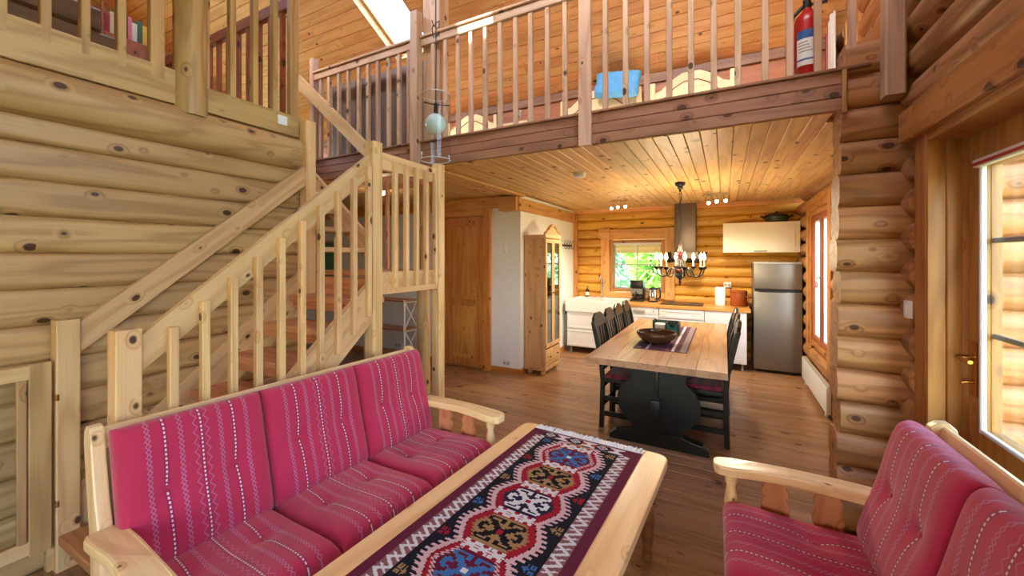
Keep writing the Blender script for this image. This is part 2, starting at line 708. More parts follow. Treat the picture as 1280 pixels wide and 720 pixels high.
log_wall(wall_right, 'y', XR, (-1, 0, 0), -3.2, 2.93, rz, .082, .16, M_right, [(1.47, 2.752, 0.0, 2.13)] + RH[1:], glim)
wall_rk = ST('wall_right_kitchen', 'log wall beside the fridge, with a window')
KW = (4.93, 5.95, .52, 2.08)
LW = (3.92, 4.36, 2.95, 3.60)
log_wall(wall_rk, 'y', XK, (-1, 0, 0), 2.93, YK + .2, rz, .082, .16, M_right, [KW, LW], glim)
# cross wall stub, its log ends scalloped on both sides
wall_stub = ST('wall_stub', 'short cross wall of stacked logs with cut ends')
sz = seams(1.4685, .182, 0, 2.742)
for i, (za, zb) in enumerate(zip(sz[:-1], sz[1:])):
    dx = random.uniform(-.012, .012)
    xsec('log', logpoly(round(zb - za, 4), .036, .13, both=True), ((.565 if zb < 2.6 else .60) + dx, 2.868, (za + zb) / 2), (1.34 + dx, 2.868, (za + zb) / 2), (0, -1, 0), M_right, wall_stub, 50)

# kitchen end wall
wall_back = ST('wall_back', 'honey coloured log wall of the kitchen')
W1 = (-1.74, -.86, .96, 1.83)
log_wall(wall_back, 'x', YK, (0, -1, 0), -2.4, XK + .1, seams(1.40, .155, 0, ZC + .04), .045, .16, M_kitch, [W1])

# front wall behind the viewpoint, with windows
wall_front = ST('wall_front', 'log wall with two wide windows')
FW = [(-2.3, -1.4, .9, 2.0), (-.8, .1, .9, 2.0)]
log_wall(wall_front, 'x', -3.2, (0, 1, 0), -7.2, XR + .1, seams(.02, .182, 0, 2.36), .06, .16, M_left, FW)

# plaster walls
wall_plaster = MB()
wall_plaster.box((-6.5, 4.69, 0), (-3.60, 4.85, ZC))
wall_plaster.box((-2.87, 4.69, 0), (-2.37, 4.85, ZC))
wall_plaster.box((-3.60, 4.69, 2.13), (-2.87, 4.85, ZC))
wall_plaster.box((-2.53, 4.85, 0), (-2.37, YK, ZC))
wall_plaster.box((-3.60, 4.76, 0), (-2.87, 4.85, 2.13))  # unseen slab closing the doorway, added to stop light under the door
wp = wall_plaster.build('wall_plaster', M_plaster)
wp['kind'] = 'structure'
wl2 = MB().box((-6.6, 2.0, 0), (-6.5, 4.85, ZC)).build('wall_hall', M_plaster)
wl2['kind'] = 'structure'
for nm, a, b in (('baseboard_plaster', (-2.86, 4.675, 0), (-2.365, 4.69, .07)), ('baseboard_pantry', (-2.37, 4.675, 0), (-2.355, 6.3, .07)), ('baseboard_hall', (-6.5, 4.675, 0), (-3.68, 4.69, .07))):
    o = bx(nm, a, b, M_door)
    o['kind'] = 'structure'

# kitchen ceiling boards run towards the end wall
ceiling = bx('ceiling', (-6.6, YB + .03, ZC + .02), (XK + .1, 4.75, ZL - .016), M_knee)
ceiling['kind'] = 'structure'
MB().box((-2.4, 4.75, ZC + .02), (XK + .1, 6.55, ZC + .05)).build('backing', M_knee, ceiling)
x = -2.30
while x < XK - .01:
    w = min(.098, XK - x)
    bd('ceiling_board', (x + w / 2, YB + .02 if x < .5 else 3.03, ZC + .009), (x + w / 2, YK, ZC + .009), w - .003, .018, (0, 0, 1), M_ceil, ceiling, .005)
    x += .098
x = -6.5
while x < -2.42:
    bd('ceiling_board', (x + .049, YB + .02, ZC + .009), (x + .049, 4.7, ZC + .009), .095, .018, (0, 0, 1), M_ceil, ceiling, .005)
    x += .098
# flat trim boards and beam over the passage
trim1 = bd('trim_1', (-2.36, YB + .03, ZC - .012), (-2.36, 4.70, ZC - .012), .12, .024, (0, 0, 1), M_ceil)
trim1['kind'] = 'structure'
trim2 = bd('trim_2', (-2.37, 4.60, ZC - .125), (-2.37, YK - .05, ZC - .125), .17, .05, (1, 0, 0), M_beam)
trim2['kind'] = 'structure'
trim3 = bx('trim_3', (-2.62, 4.54, ZC - .21), (-2.36, 4.69, ZC - .03), M_beam, bevel=.006)
trim3['kind'] = 'structure'
trim4 = bx('trim_4', (-6.4, 4.65, 2.21), (-2.62, 4.69, ZC - .003), M_door)
trim4['kind'] = 'structure'
trim5 = bx('trim_5', (-2.37, 6.76, 0), (-2.31, 6.86, ZC - .05), M_beam, bevel=.004)
trim5['kind'] = 'structure'
bp = MB().lathe([(.075, 0), (.075, ZC)], 20, (-3.03, 3.55, 0)).build('round_post', M_left, None, 50, grain='z')
tag(bp, 'round stripped log post under the loft beyond the landing', 'post')

# loft: left floor slab, roof boards, knee wall
lf = MB()
lf.box((-7.2, -3.2, 2.47), (XL - .17, 2.03, ZL))
lf.box((-7.2, 2.03, 2.47), (-4.35, YB + .03, ZL))
lf = lf.build('floor_loft', M_knee)
lf['kind'] = 'structure'
for k in range(15):  # unseen plank layer, added to bounce light up at the roof
    bd('loft_plank', (-7.1, YB + .06 + .118 * (k + .5), ZL - .006), (XK, YB + .06 + .118 * (k + .5), ZL - .006), .116, .016, (0, 0, 1), M_floor, lf, .002)
knee = bx('wall_knee', (-7.2, 4.60, ZL), (XK, 4.66, 3.56), M_knee)
knee['kind'] = 'structure'
kb = bd('trim_6', (-7.2, 4.585, 3.50), (XK, 4.585, 3.50), .10, .025, (0, -1, 0), M_fasc)
kb['kind'] = 'structure'

ceil_loft = ST('ceiling_loft', 'sloping pine board ceiling above the loft')
nrm = Vector((0, -KR, -1)).normalized()         # faces down into the room
SKY = (-3.64, -3.04, 2.45, 3.76)
sl = math.sqrt(1 + KR * KR)
yy = YRID
bwid = .118 / sl
while yy < 8.1:
    yc = yy + bwid / 2
    for p, q in minus(-7.2, XK + .1 if yc > 2.9 else XR + .1, ([(SKY[0], SKY[1])] if SKY[2] < yc < SKY[3] else [])):
        cuts = [p] + sorted(c for c in [random.uniform(-6.5, -4.2), random.uniform(-3, -.2)] if p + .3 < c < q - .3) + [q]
        for a, b in zip(cuts[:-1], cuts[1:]):
            P = Vector((a, yc, zroof(yc))) - nrm * .010
            Q = Vector((b - .0015, yc, zroof(yc))) - nrm * .010
            bd('roof_board', P, Q, .118 - .003, .02, nrm, M_roof, ceil_loft, .005)
    yy += bwid
# roof shell above the boards, with a hole for the skylight, and the front slope


def slope_slab(mb, x0, x1, y0, y1, t0, t1, k=KR):
    v = []
    for t in (t0, t1):
        for (xx, yv) in ((x0, y0), (x1, y0), (x1, y1), (x0, y1)):
            z = zroof(yv)
            s_ = 1 if yv >= YRID and k > 0 else -1
            v.append((xx, yv, z + t * sl))
    mb.add(v, [(0, 1, 2, 3), (7, 6, 5, 4), (0, 4, 5, 1), (1, 5, 6, 2), (2, 6, 7, 3), (3, 7, 4, 0)])


rs = MB()
slope_slab(rs, -7.4, SKY[0], YRID, 8.1, .021, .13)
slope_slab(rs, SKY[1], 1.7, YRID, 8.1, .021, .13)
slope_slab(rs, SKY[0], SKY[1], YRID, SKY[2], .021, .13)
slope_slab(rs, SKY[0], SKY[1], SKY[3], 8.1, .021, .13)
rs.build('roof_shell', M_knee, ceil_loft)
rf = MB()
FS = [(-5.6, -3.1, 1.28, 1.72), (-2.27, -1.87, 0.965, 1.62), (-1.45, .60, 1.18, 1.72)]     # roof windows close to the ridge, outer two added to bounce sun onto the ceiling: x0, x1, y0, y1
xs_ = [-7.4] + [v_ for w_ in FS for v_ in w_[:2]] + [1.7]
for k in range(7):
    if k % 2 == 0:
        slope_slab(rf, xs_[k], xs_[k + 1], -4.0, YRID, .0, .12)
    else:
        w_ = FS[k // 2]
        slope_slab(rf, xs_[k], xs_[k + 1], -4.0, w_[2], .0, .12)
        slope_slab(rf, xs_[k], xs_[k + 1], w_[3], YRID, .0, .12)
rf.build('front_slope', M_roof, ceil_loft)
wg = MB()
GWIN = (-.6, 4.0, 2.75, 3.75)                           # wide unseen window, added in the far gable to light the loft
wg.prism([(-3.3, 0), (7.1, 0), (7.1, zroof(7.1)), (6.05, GWIN[2]), (-2.45, GWIN[2]), (-3.3, zroof(-3.3))], (-7.25, 0, 0), (0, 1, 0), (0, 0, 1), .1)
wg.prism([(-.64, GWIN[3]), (4.24, GWIN[3]), (YRID, ZRID)], (-7.25, 0, 0), (0, 1, 0), (0, 0, 1), .1)
wg.prism([(-2.45, GWIN[2]), (GWIN[0], GWIN[2]), (GWIN[0], GWIN[3]), (-.64, GWIN[3])], (-7.25, 0, 0), (0, 1, 0), (0, 0, 1), .1)
wg.prism([(GWIN[1], GWIN[2]), (6.05, GWIN[2]), (4.24, GWIN[3]), (GWIN[1], GWIN[3])], (-7.25, 0, 0), (0, 1, 0), (0, 0, 1), .1)
wg = wg.build('wall_gable', M_left)
wg['kind'] = 'structure'

# skylight
sky = ST('window_3', 'roof window letting the sun in over the stairs')


def rp(x, y, t):
    p = Vector((x, y, zroof(y))) - nrm * t
    return p


rev = MB()
for (xa, ya), (xb, yb) in (((SKY[0], SKY[2]), (SKY[0], SKY[3])), ((SKY[1], SKY[2]), (SKY[1], SKY[3])), ((SKY[0], SKY[2]), (SKY[1], SKY[2])), ((SKY[0], SKY[3]), (SKY[1], SKY[3]))):
    cxm, cym = (SKY[0] + SKY[1]) / 2, (SKY[2] + SKY[3]) / 2
    ins = .012
    ia = lambda x_, y_: (x_ + (ins if x_ < cxm else -ins), y_ + (ins if y_ < cym else -ins))
    a0, b0 = rp(xa, ya, -.004), rp(xb, yb, -.004)
    a1, b1 = rp(xa, ya, .13), rp(xb, yb, .13)
    c0, d0 = rp(*ia(xa, ya), -.004), rp(*ia(xb, yb), -.004)
    c1, d1 = rp(*ia(xa, ya), .13), rp(*ia(xb, yb), .13)
    rev.add([a0, b0, b1, a1, c0, d0, d1, c1], [(0, 1, 2, 3), (7, 6, 5, 4), (0, 4, 5, 1), (1, 5, 6, 2), (2, 6, 7, 3), (3, 7, 4, 0)])
rev.build('reveal_board', M_rail, sky)
for (xa, ya), (xb, yb) in (((SKY[0] + .03, SKY[2]), (SKY[0] + .03, SKY[3])), ((SKY[1] - .04, SKY[2]), (SKY[1] - .04, SKY[3])), ((SKY[0], SKY[2] + .04), (SKY[1], SKY[2] + .04)), ((SKY[0], SKY[3] - .04), (SKY[1], SKY[3] - .04))):
    bd('sash_bar', rp(xa, ya, .11), rp(xb, yb, .11), .04, .035, nrm, M_rail, sky)
gm = MB()
gm.add([rp(SKY[0] + .02, SKY[2] + .02, .118), rp(SKY[1] - .02, SKY[2] + .02, .118), rp(SKY[1] - .02, SKY[3] - .02, .118), rp(SKY[0] + .02, SKY[3] - .02, .118)], [(0, 1, 2, 3)])
gm.build('pane', M_glass, sky)

for i, (a, b, c_, d_) in enumerate(FS):
    ww = ST('window_%d' % (12 + i))
    for (p0, p1) in (((a + .01, c_), (a + .01, d_)), ((b - .01, c_), (b - .01, d_)), ((a, c_ + .01), (b, c_ + .01)), ((a, d_ - .01), (b, d_ - .01))):
        bd('sash_bar', (p0[0], p0[1], zroof(p0[1]) + .12), (p1[0], p1[1], zroof(p1[1]) + .12), .03, .03, (0, -KR, 1), M_rail, ww)
    MB().add([(a, c_, zroof(c_) + .125), (b, c_, zroof(c_) + .125), (b, d_, zroof(d_) + .125), (a, d_, zroof(d_) + .125)], [(0, 1, 2, 3)]).build('pane', M_glass, ww)

# fascia of the loft
fas = ST('trim_fascia', 'three stained boards along the loft edge')
for k in range(3):
    zc = ZC + .005 + .074 * (k + .5)
    bd('fascia_board', (-4.0, YB + .012, zc), (.575, YB + .012, zc), .0725, .024, (0, -1, 0), M_fasc, fas, .005)
bd('fascia_cap', (-4.0, YB + .01, 2.594), (.70, YB + .01, 2.594), .06, .018, (0, 0, 1), M_fasc, fas)
bd('edge_strip', (.585, YB - .006, ZC - .01), (.585, YB - .006, 2.585), .022, .03, (0, -1, 0), M_right, fas)


# ------------------------------------------------------------------ windows and doors
def window_frame(parent, axis, plane, u0, u1, z0, z1, depth, w, mat, nm='window_frame'):
    for a, b in (((u0, z0), (u0, z1)), ((u1, z0), (u1, z1))):
        du = w / 2 if a[0] == u0 else -w / 2
        P = (plane, a[0] + du, a[1]) if axis == 'y' else (a[0] + du, plane, a[1])
        Q = (plane, b[0] + du, b[1]) if axis == 'y' else (b[0] + du, plane, b[1])
        n = (1, 0, 0) if axis == 'y' else (0, 1, 0)
        bd(nm, P, Q, w, depth, n, mat, parent)
    for z, s in ((z0, 1), (z1, -1)):
        P = (plane, u0 + w, z + s * w / 2) if axis == 'y' else (u0 + w, plane, z + s * w / 2)
        Q = (plane, u1 - w, z + s * w / 2) if axis == 'y' else (u1 - w, plane, z + s * w / 2)
        n = (1, 0, 0) if axis == 'y' else (0, 1, 0)
        bd(nm, P, Q, w, depth, n, mat, parent)


# window_1: kitchen window over the worktop
w1 = ST('window_1', 'small kitchen window with crossbars over the worktop')
window_frame(w1, 'x', 6.93, W1[0], W1[1], W1[2], W1[3], .16, .045, M_case)
window_frame(w1, 'x', 6.955, W1[0] + .045, W1[1] - .045, W1[2] + .045, W1[3] - .045, .05, .028, M_rubber, 'sash')
xm, zm = (W1[0] + W1[1]) / 2, 1.42
bd('glazing_bar', (xm, 6.95, W1[2] + .06), (xm, 6.95, W1[3] - .06), .02, .02, (0, 1, 0), M_rubber, w1)
bd('glazing_bar', (W1[0] + .06, 6.95, zm), (W1[1] - .06, 6.95, zm), .02, .021, (0, 1, 0), M_rubber, w1)
for a, b in ((W1[0] + .07, xm), (xm, W1[1] - .07)):
    for c, d in ((W1[2] + .07, zm), (zm, W1[3] - .07)):
        MB().box((a, 6.958, c), (b, 6.961, d)).build('pane', M_glass, w1)
bd('casing', (-1.82, 6.845, .86), (-1.82, 6.845, 2.02), .15, .04, (0, -1, 0), M_beam, w1)
bd('casing', (-.78, 6.845, .86), (-.78, 6.845, 2.02), .15, .04, (0, -1, 0), M_beam, w1)
bd('casing', (-1.75, 6.85, 1.93), (-.84, 6.85, 1.93), .17, .035, (0, -1, 0), M_beam, w1)
bd('casing', (-1.75, 6.85, .91), (-.84, 6.85, .91), .09, .035, (0, -1, 0), M_beam, w1)
bx('casing_block', (-1.92, 6.79, 1.86), (-1.735, 6.85, 2.03), M_beam, w1, .006)
bd('roller_blind', (W1[0] + .05, 6.90, 1.77), (W1[1] - .05, 6.90, 1.77), .035, .03, (0, -1, 0), M_white, w1)

# window_2: casement pair in the kitchen side wall
w2 = ST('window_2', 'pair of tall casements in the kitchen side wall')
window_frame(w2, 'y', .99, KW[0], KW[1], KW[2], KW[3], .18, .05, M_case)
ym = (KW[0] + KW[1]) / 2
for a, b in ((KW[0] + .05, ym), (ym, KW[1] - .05)):
    window_frame(w2, 'y', .955, a, b, KW[2] + .05, KW[3] - .05, .06, .06, M_wred, 'sash')
    window_frame(w2, 'y', .965, a + .06, b - .06, KW[2] + .11, KW[3] - .11, .05, .016, M_white, 'glazing_bead')
    MB().box((.975, a + .07, KW[2] + .12), (.979, b - .07, KW[3] - .12)).build('pane', M_glass, w2)
for s in (-1, 1):
    hm = MB().tube([(.925, ym + s * .03, 1.32), (.895, ym + s * .03, 1.32), (.888, ym + s * .03, 1.31), (.888, ym + s * .03, 1.21)], .008, 8)
    hm.build('window_handle', M_chrome, w2, 50)
for yv in (KW[0] - .07, KW[1] + .07):
    bd('casing', (.905, yv, .40), (.905, yv, 2.2), .14, .035, (-1, 0, 0), M_case, w2)
bd('casing', (.905, KW[0], 2.14), (.905, KW[1], 2.14), .12, .035, (-1, 0, 0), M_case, w2)

# loft side window
w4 = ST('window_4', 'small loft window beside the railing')
window_frame(w4, 'y', .99, LW[0], LW[1], LW[2], LW[3], .18, .05, M_case)
MB().box((1.0, LW[0] + .04, LW[2] + .04), (1.004, LW[1] - .04, LW[3] - .04)).build('pane', M_glass, w4)
w12 = ST('window_11')
window_frame(w12, 'y', -7.25, GWIN[0], GWIN[1], GWIN[2], GWIN[3], .12, .06, M_case)
for k in range(1, 4):
    yk_ = GWIN[0] + (GWIN[1] - GWIN[0]) * k / 4
    bd('mullion', (-7.25, yk_, GWIN[2]), (-7.25, yk_, GWIN[3]), .06, .1, (1, 0, 0), M_case, w12)
MB().box((-7.252, GWIN[0] + .05, GWIN[2] + .05), (-7.248, GWIN[1] - .05, GWIN[3] - .05)).build('pane', M_glass, w12)
# windows behind the viewpoint
for i, (p, ax, h) in enumerate(((XR + .08, 'y', RH[1]), (XR + .08, 'y', RH[2]), (-3.28, 'x', FW[0]), (-3.28, 'x', FW[1]))):
    ww = ST('window_%d' % (5 + i))
    window_frame(ww, ax, p, h[0], h[1], h[2], h[3], .14, .06, M_case)
    um = (h[0] + h[1]) / 2
    if ax == 'y':
        bd('mullion', (p, um, h[2]), (p, um, h[3]), .07, .12, (1, 0, 0), M_case, ww)
        MB().box((p, h[0] + .05, h[2] + .05), (p + .004, h[1] - .05, h[3] - .05)).build('pane', M_glass, ww)
    else:
        bd('mullion', (um, p, h[2]), (um, p, h[3]), .07, .12, (0, 1, 0), M_case, ww)
        MB().box((h[0] + .05, p, h[2] + .05), (h[1] - .05, p + .004, h[3] - .05)).build('pane', M_glass, ww)

# door_1: glazed terrace door in a deep reveal
d1 = ST('door_1', 'glazed wooden terrace door in a deep pine reveal')
XD = .985                                            # inner face of the leaf
bd('header_beam', (.862, 1.45, 2.225), (.862, 2.655, 2.225), .175, .10, (-1, 0, 0), M_case, d1, .006)
bd('header_block', (.845, 2.655, 2.215), (.845, 2.79, 2.215), .155, .09, (-1, 0, 0), M_case, d1, .006)
bd('casing', (.868, 2.685, 0), (.868, 2.685, 2.14), .13, .04, (-1, 0, 0), M_case, d1, .008)
bd('casing', (.86, 1.53, 0), (.86, 1.53, 2.14), .13, .04, (-1, 0, 0), M_case, d1, .008)
bx('jamb_core', (.889, 2.632, 0), (1.07, 2.75, 2.13), M_case, d1)
bx('jamb_core', (.889, 1.47, 0), (1.07, 1.58, 2.13), M_case, d1)
bx('jamb_lining', (.852, 2.608, 0), (.915, 2.632, 2.13), M_case, d1, .004)
bx('jamb_lining', (.915, 2.596, 0), (.965, 2.63, 2.13), M_case, d1, .006)
bx('jamb_lining', (.965, 2.60, 0), (1.07, 2.63, 2.13), M_case, d1, .004)
bx('jamb_lining', (.85, 1.58, 0), (1.07, 1.61, 2.13), M_case, d1, .004)
bx('head_lining', (.85, 1.61, 2.10), (1.07, 2.60, 2.135), M_case, d1, .004)
G0, G1, GZ0, GZ1 = 1.745, 2.475, .80, 1.945
leaf = MB()
leaf.box((XD, 2.475, .02), (XD + .055, 2.595, 2.095))
leaf.box((XD, 1.615, .02), (XD + .055, 1.745, 2.095))
leaf.box((XD, 1.745, 1.945), (XD + .055, 2.475, 2.095))
leaf.box((XD, 1.745, .66), (XD + .055, 2.475, .80))
leaf.box((XD, 1.745, .02), (XD + .055, 2.475, .16))
leaf = leaf.build('door_leaf', M_case, d1, grain='z')
bx('door_panel', (XD + .02, 1.745, .16), (XD + .04, 2.475, .66), M_case, leaf)
bx('raised_field', (XD + .006, 1.81, .22), (XD + .022, 2.41, .60), M_case, leaf, .008)
window_frame(d1, 'y', XD - .002, G0 - .012, G1 + .012, GZ0 - .012, GZ1 + .012, .02, .018, M_white, 'glazing_bead')
MB().box((XD + .02, G0, GZ0), (XD + .024, G1, GZ1)).build('pane', M_glass, d1)
MB().box((XD + .045, G0, GZ0), (XD + .049, G1, GZ1)).build('pane', M_glass, d1)
for z in (1.21, 1.62):
    bd('glazing_bar', (XD + .034, G0, z), (XD + .034, G1, z), .022, .012, (-1, 0, 0), M_rubber, d1)
bd('blind_cassette', (XD - .012, G0 - .02, 1.955), (XD - .012, G1 + .02, 1.955), .035, .03, (-1, 0, 0), M_white, d1)
bd('blind_hem', (XD - .03, G0 - .02, 1.95), (XD - .03, G1 + .02, 1.95), .012, .004, (-1, 0, 0), M_redpaint, d1)
bd('handle_plate', (XD - .004, 2.535, .93), (XD - .004, 2.535, 1.17), .035, .01, (-1, 0, 0), M_brass, d1)
hd = MB().tube([(XD - .005, 2.535, 1.10), (XD - .055, 2.535, 1.10), (XD - .062, 2.525, 1.10), (XD - .062, 2.42, 1.10)], .009, 8)
hd.build('door_handle', M_brass, d1, 50)
MB().tube([(XD - .005, 2.535, .99), (XD - .04, 2.535, .99), (XD - .045, 2.535, .985)], .007, 8).build('key', M_brass, d1, 50)

# door_2: panelled pine door beyond the landing
d2 = ST('door_2', 'panelled honey pine door with a pine frame')
bd('door_frame', (-2.86, 4.655, 0), (-2.86, 4.655, 2.22), .11, .05, (0, -1, 0), M_door, d2, .006)
bd('door_frame', (-3.62, 4.655, 0), (-3.62, 4.655, 2.22), .11, .05, (0, -1, 0), M_door, d2, .006)
bd('door_frame', (-3.565, 4.655, 2.16), (-2.915, 4.655, 2.16), .10, .05, (0, -1, 0), M_door, d2, .006)
lf2 = MB()
lf2.box((-3.56, 4.665, .01), (-3.45, 4.705, 2.105))
lf2.box((-3.03, 4.665, .01), (-2.92, 4.705, 2.105))
for z0_, z1_ in ((.01, .13), (.86, .96), (1.98, 2.105)):
    lf2.box((-3.45, 4.665, z0_), (-3.03, 4.705, z1_))
lf2 = lf2.build('door_leaf', M_door, d2, grain='z')
for z0_, z1_ in ((.13, .86), (.96, 1.98)):
    bx('door_panel', (-3.45, 4.68, z0_), (-3.03, 4.70, z1_), M_door, lf2)
    bx('raised_field', (-3.40, 4.672, z0_ + .05), (-3.08, 4.685, z1_ - .05), M_door, lf2, .006)
for z in (.28, 1.05, 1.85):
    MB().tube([(-2.92, 4.655, z), (-2.92, 4.655, z + .09)], .008, 8).build('hinge', M_chrome, d2, 50)

# ------------------------------------------------------------------ staircase
XS = -2.2
st = T('staircase', 'pine quarter-turn staircase with open balusters climbing the log wall', 'staircase', (-2.6, .7, 0))
ZLAND = 1.44


def newel(name, x, y, z0, z1, w, parent, mat=M_rail):
    o = bd(name, (x, y, z0), (x, y, z1), w, w, (1, 0, 0), mat, parent, .005)
    return o


newel('newel_post', XS, .712, 0, 1.249, .085, st)
newel('newel_post', XS, 2.045, 0, 2.36, .088, st)
newel('newel_post', XS, 2.770, 0, 2.35, .080, st)
newel('wall_post', -2.925, .722, 0, 1.235, .085, st)
newel('wall_post', -2.925, 2.045, ZLAND - .2, 2.62, .085, st)
newel('wall_post', -2.93, 2.715, ZLAND - .2, 2.55, .08, st)


def slope_board(name, x, y0, z0, y1, z1, h, t, parent, mat=M_rail):
    """board in plane x=const whose ends are cut plumb; z given at the middle"""
    mb = MB()
    dz = h / 2
    mb.prism([(y0, z0 - dz), (y1, z1 - dz), (y1, z1 + dz), (y0, z0 + dz)], (x, 0, 0), (0, 1, 0), (0, 0, 1), t)
    # local frame along the slope so that the grain follows the board
    d = Vector((0, y1 - y0, z1 - z0)).normalized()
    n = Vector((1, 0, 0))
    M = Matrix((d, n.cross(d), n)).transposed().to_4x4()
    M.translation = (x, (y0 + y1) / 2, (z0 + z1) / 2)
    Mi = M.inverted()
    me = newmesh(name, [Mi @ p for p in mb.v], mb.f)
    return mk(name, me, mat, parent, M)


def slope_board_x(name, y, x0, z0, x1, z1, h, t, parent, mat=M_rail):
    mb = MB()
    dz = h / 2
    mb.prism([(x0, z0 - dz), (x1, z1 - dz), (x1, z1 + dz), (x0, z0 + dz)], (0, y, 0), (1, 0, 0), (0, 0, 1), t)
    d = Vector((x1 - x0, 0, z1 - z0)).normalized()
    n = Vector((0, 1, 0))
    M = Matrix((d, n.cross(d), n)).transposed().to_4x4()
    M.translation = ((x0 + x1) / 2, y, (z0 + z1) / 2)
    Mi = M.inverted()
    me = newmesh(name, [Mi @ p for p in mb.v], mb.f)
    return mk(name, me, mat, parent, M)


SLP = .845
slope_board('handrail', XS, .755, 1.137, 2.001, 1.137 + SLP * 1.246, .152, .04, st)
slope_board('handrail', -2.925, .765, 1.137, 2.003, 1.137 + SLP * 1.238, .155, .04, st)
zt = lambda yv: .839 + .86 * (yv - 1.377)            # top edge of the outer stringer
slope_board('stringer', XS, .66, zt(.66) - .145, 2.001, zt(2.001) - .145, .29, .045, st)
slope_board('stringer', -2.955, .66, zt(.66) - .10, 2.02, zt(2.02) - .10, .33, .04, st)
for k in range(10):
    yv = .861 + .1225 * k
    ztop = 1.137 + SLP * (yv - .755) + .0
    bd('baluster', (XS + .038, yv, ztop - 1.015), (XS + .038, yv, ztop + .012), .034, .036, (1, 0, 0), M_rail, st, .003)
for k in range(1, 8):
    zk = .18 * k
    yk = 1.27 + (k - 4) * .214
    if yk < .74:
        yk = .70
        x0t, x1t = -2.88, -2.26
    else:
        x0t, x1t = -2.935, -2.222
    bd('tread', (x0t, yk + .12, zk - .022), (x1t, yk + .12, zk - .022), .27, .044, (0, 0, 1), M_splat, st, .006)
    bd('riser_batten', (x0t, yk + .035, zk - .075), (x1t, yk + .035, zk - .075), .06, .025, (0, -1, 0), M_splat, st)
# landing
for k in range(5):
    ya = 2.09 + k * .135
    bd('landing_plank', (-2.97, ya + .067, ZLAND - .016), (XS - .03, ya + .067, ZLAND - .016), .132, .032, (0, 0, 1), M_splat, st)
bd('landing_edge', (XS, 2.09, ZLAND - .082), (XS, 2.73, ZLAND - .082), .165, .04, (1, 0, 0), M_rail, st)
bd('landing_edge', (XS - .03, 2.765, ZLAND - .10), (-2.89, 2.765, ZLAND - .10), .165, .04, (0, 1, 0), M_splat, st)
bd('landing_joist', (XS - .05, 2.12, ZLAND - .12), (-2.95, 2.12, ZLAND - .12), .15, .045, (0, 1, 0), M_splat, st)
bd('panel_rail', (XS, 2.09, 2.243), (XS, 2.73, 2.243), .125, .036, (1, 0, 0), M_rail, st)
for yv in (2.215, 2.335, 2.45, 2.565, 2.685):
    bd('baluster', (XS + .036, yv, 1.325), (XS + .036, yv, 2.255), .033, .036, (1, 0, 0), M_rail, st, .003)
bd('panel_rail', (XS - .04, 2.772, 2.243), (-2.89, 2.772, 2.243), .125, .036, (0, 1, 0), M_splat, st)  # far rail and balusters in redder wood, standing in for light from behind
for k in range(5):
    xb_ = XS - .11 - k * .118
    bd('baluster', (xb_, 2.752, 1.325), (xb_, 2.752, 2.255), .033, .03, (0, 1, 0), M_splat, st, .003)
# upper flight, climbing towards -x
for j in range(1, 6):
    zj = ZLAND + .193 * j
    xj = -3.0 - (j - 1) * .225
    bd('tread', (xj - .125, 2.075, zj - .022), (xj - .125, 2.715, zj - .022), .27, .044, (0, 0, 1), M_rail, st, .006)
slope_board_x('stringer', 2.735, -2.97, 1.60, -4.35, 1.60 + .845 * 1.38, .26, .04, st)
slope_board_x('stringer', 2.055, -3.0, 1.60, -4.35, 1.60 + .845 * 1.35, .26, .03, st)
slope_board_x('handrail', 2.72, -2.98, 2.535, -4.05, 2.535 + .845 * 1.07, .15, .04, st, M_rail)

# ------------------------------------------------------------------ loft railing
lr = T('loft_railing', 'pine railing with square balusters along the loft above the kitchen', 'railing', (-1.6, YB, ZL))
newel('post', -3.985, YB + .03, ZC + .02, 3.72, .07, lr, M_bal)
newel('post', -2.495, YB - .01, ZC - .0, 3.78, .085, lr, M_bal)
bd('post', (-.895, YB - .02, ZC - .005), (-.895, YB - .02, 3.62), .092, .04, (0, -1, 0), M_bal, lr)
bd('post', (.775, YB - .055, 2.385), (.775, YB - .055, 3.62), .085, .09, (0, -1, 0), M_bal, lr, .01)
for a, b in ((-3.95, -2.54), (-2.45, -.945), (-.845, .735)):
    bd('handrail', (a, YB + .02, 3.505), (b, YB + .02, 3.505), .07, .035, (0, -1, 0), M_bal, lr, .006)
    bd('rail_cap', (a, YB + .02, 3.553), (b, YB + .02, 3.553), .07, .026, (0, 0, 1), M_bal, lr, .008)
bal = [-3.64, -3.49, -3.35, -3.2, -3.07, -2.94, -2.8, -2.67, -2.55, -2.27, -2.135, -2.0, -1.87, -1.73, -1.59, -1.45, -1.32, -1.18, -1.04, -.74, -.60, -.46, -.32, -.19, -.06, .07, .21, .33, .46, .61]
for xb in [-3.77 / 1] + bal:
    xb *= 1.025
    if -2.57 < xb < -2.44 and False:
        continue
    bd('baluster', (xb, YB + .028, 2.604), (xb, YB + .028, 3.47), .036, .034, (0, -1, 0), M_bal, lr, .003)

big = bd('roof_post', (-2.375, YB + .125, ZL + .002), (-2.375, YB + .125, zroof(YB + .125) - .045), .19, .14, (0, -1, 0), M_bal)
tag(big, 'thick square post rising from the loft to the roof', 'post')

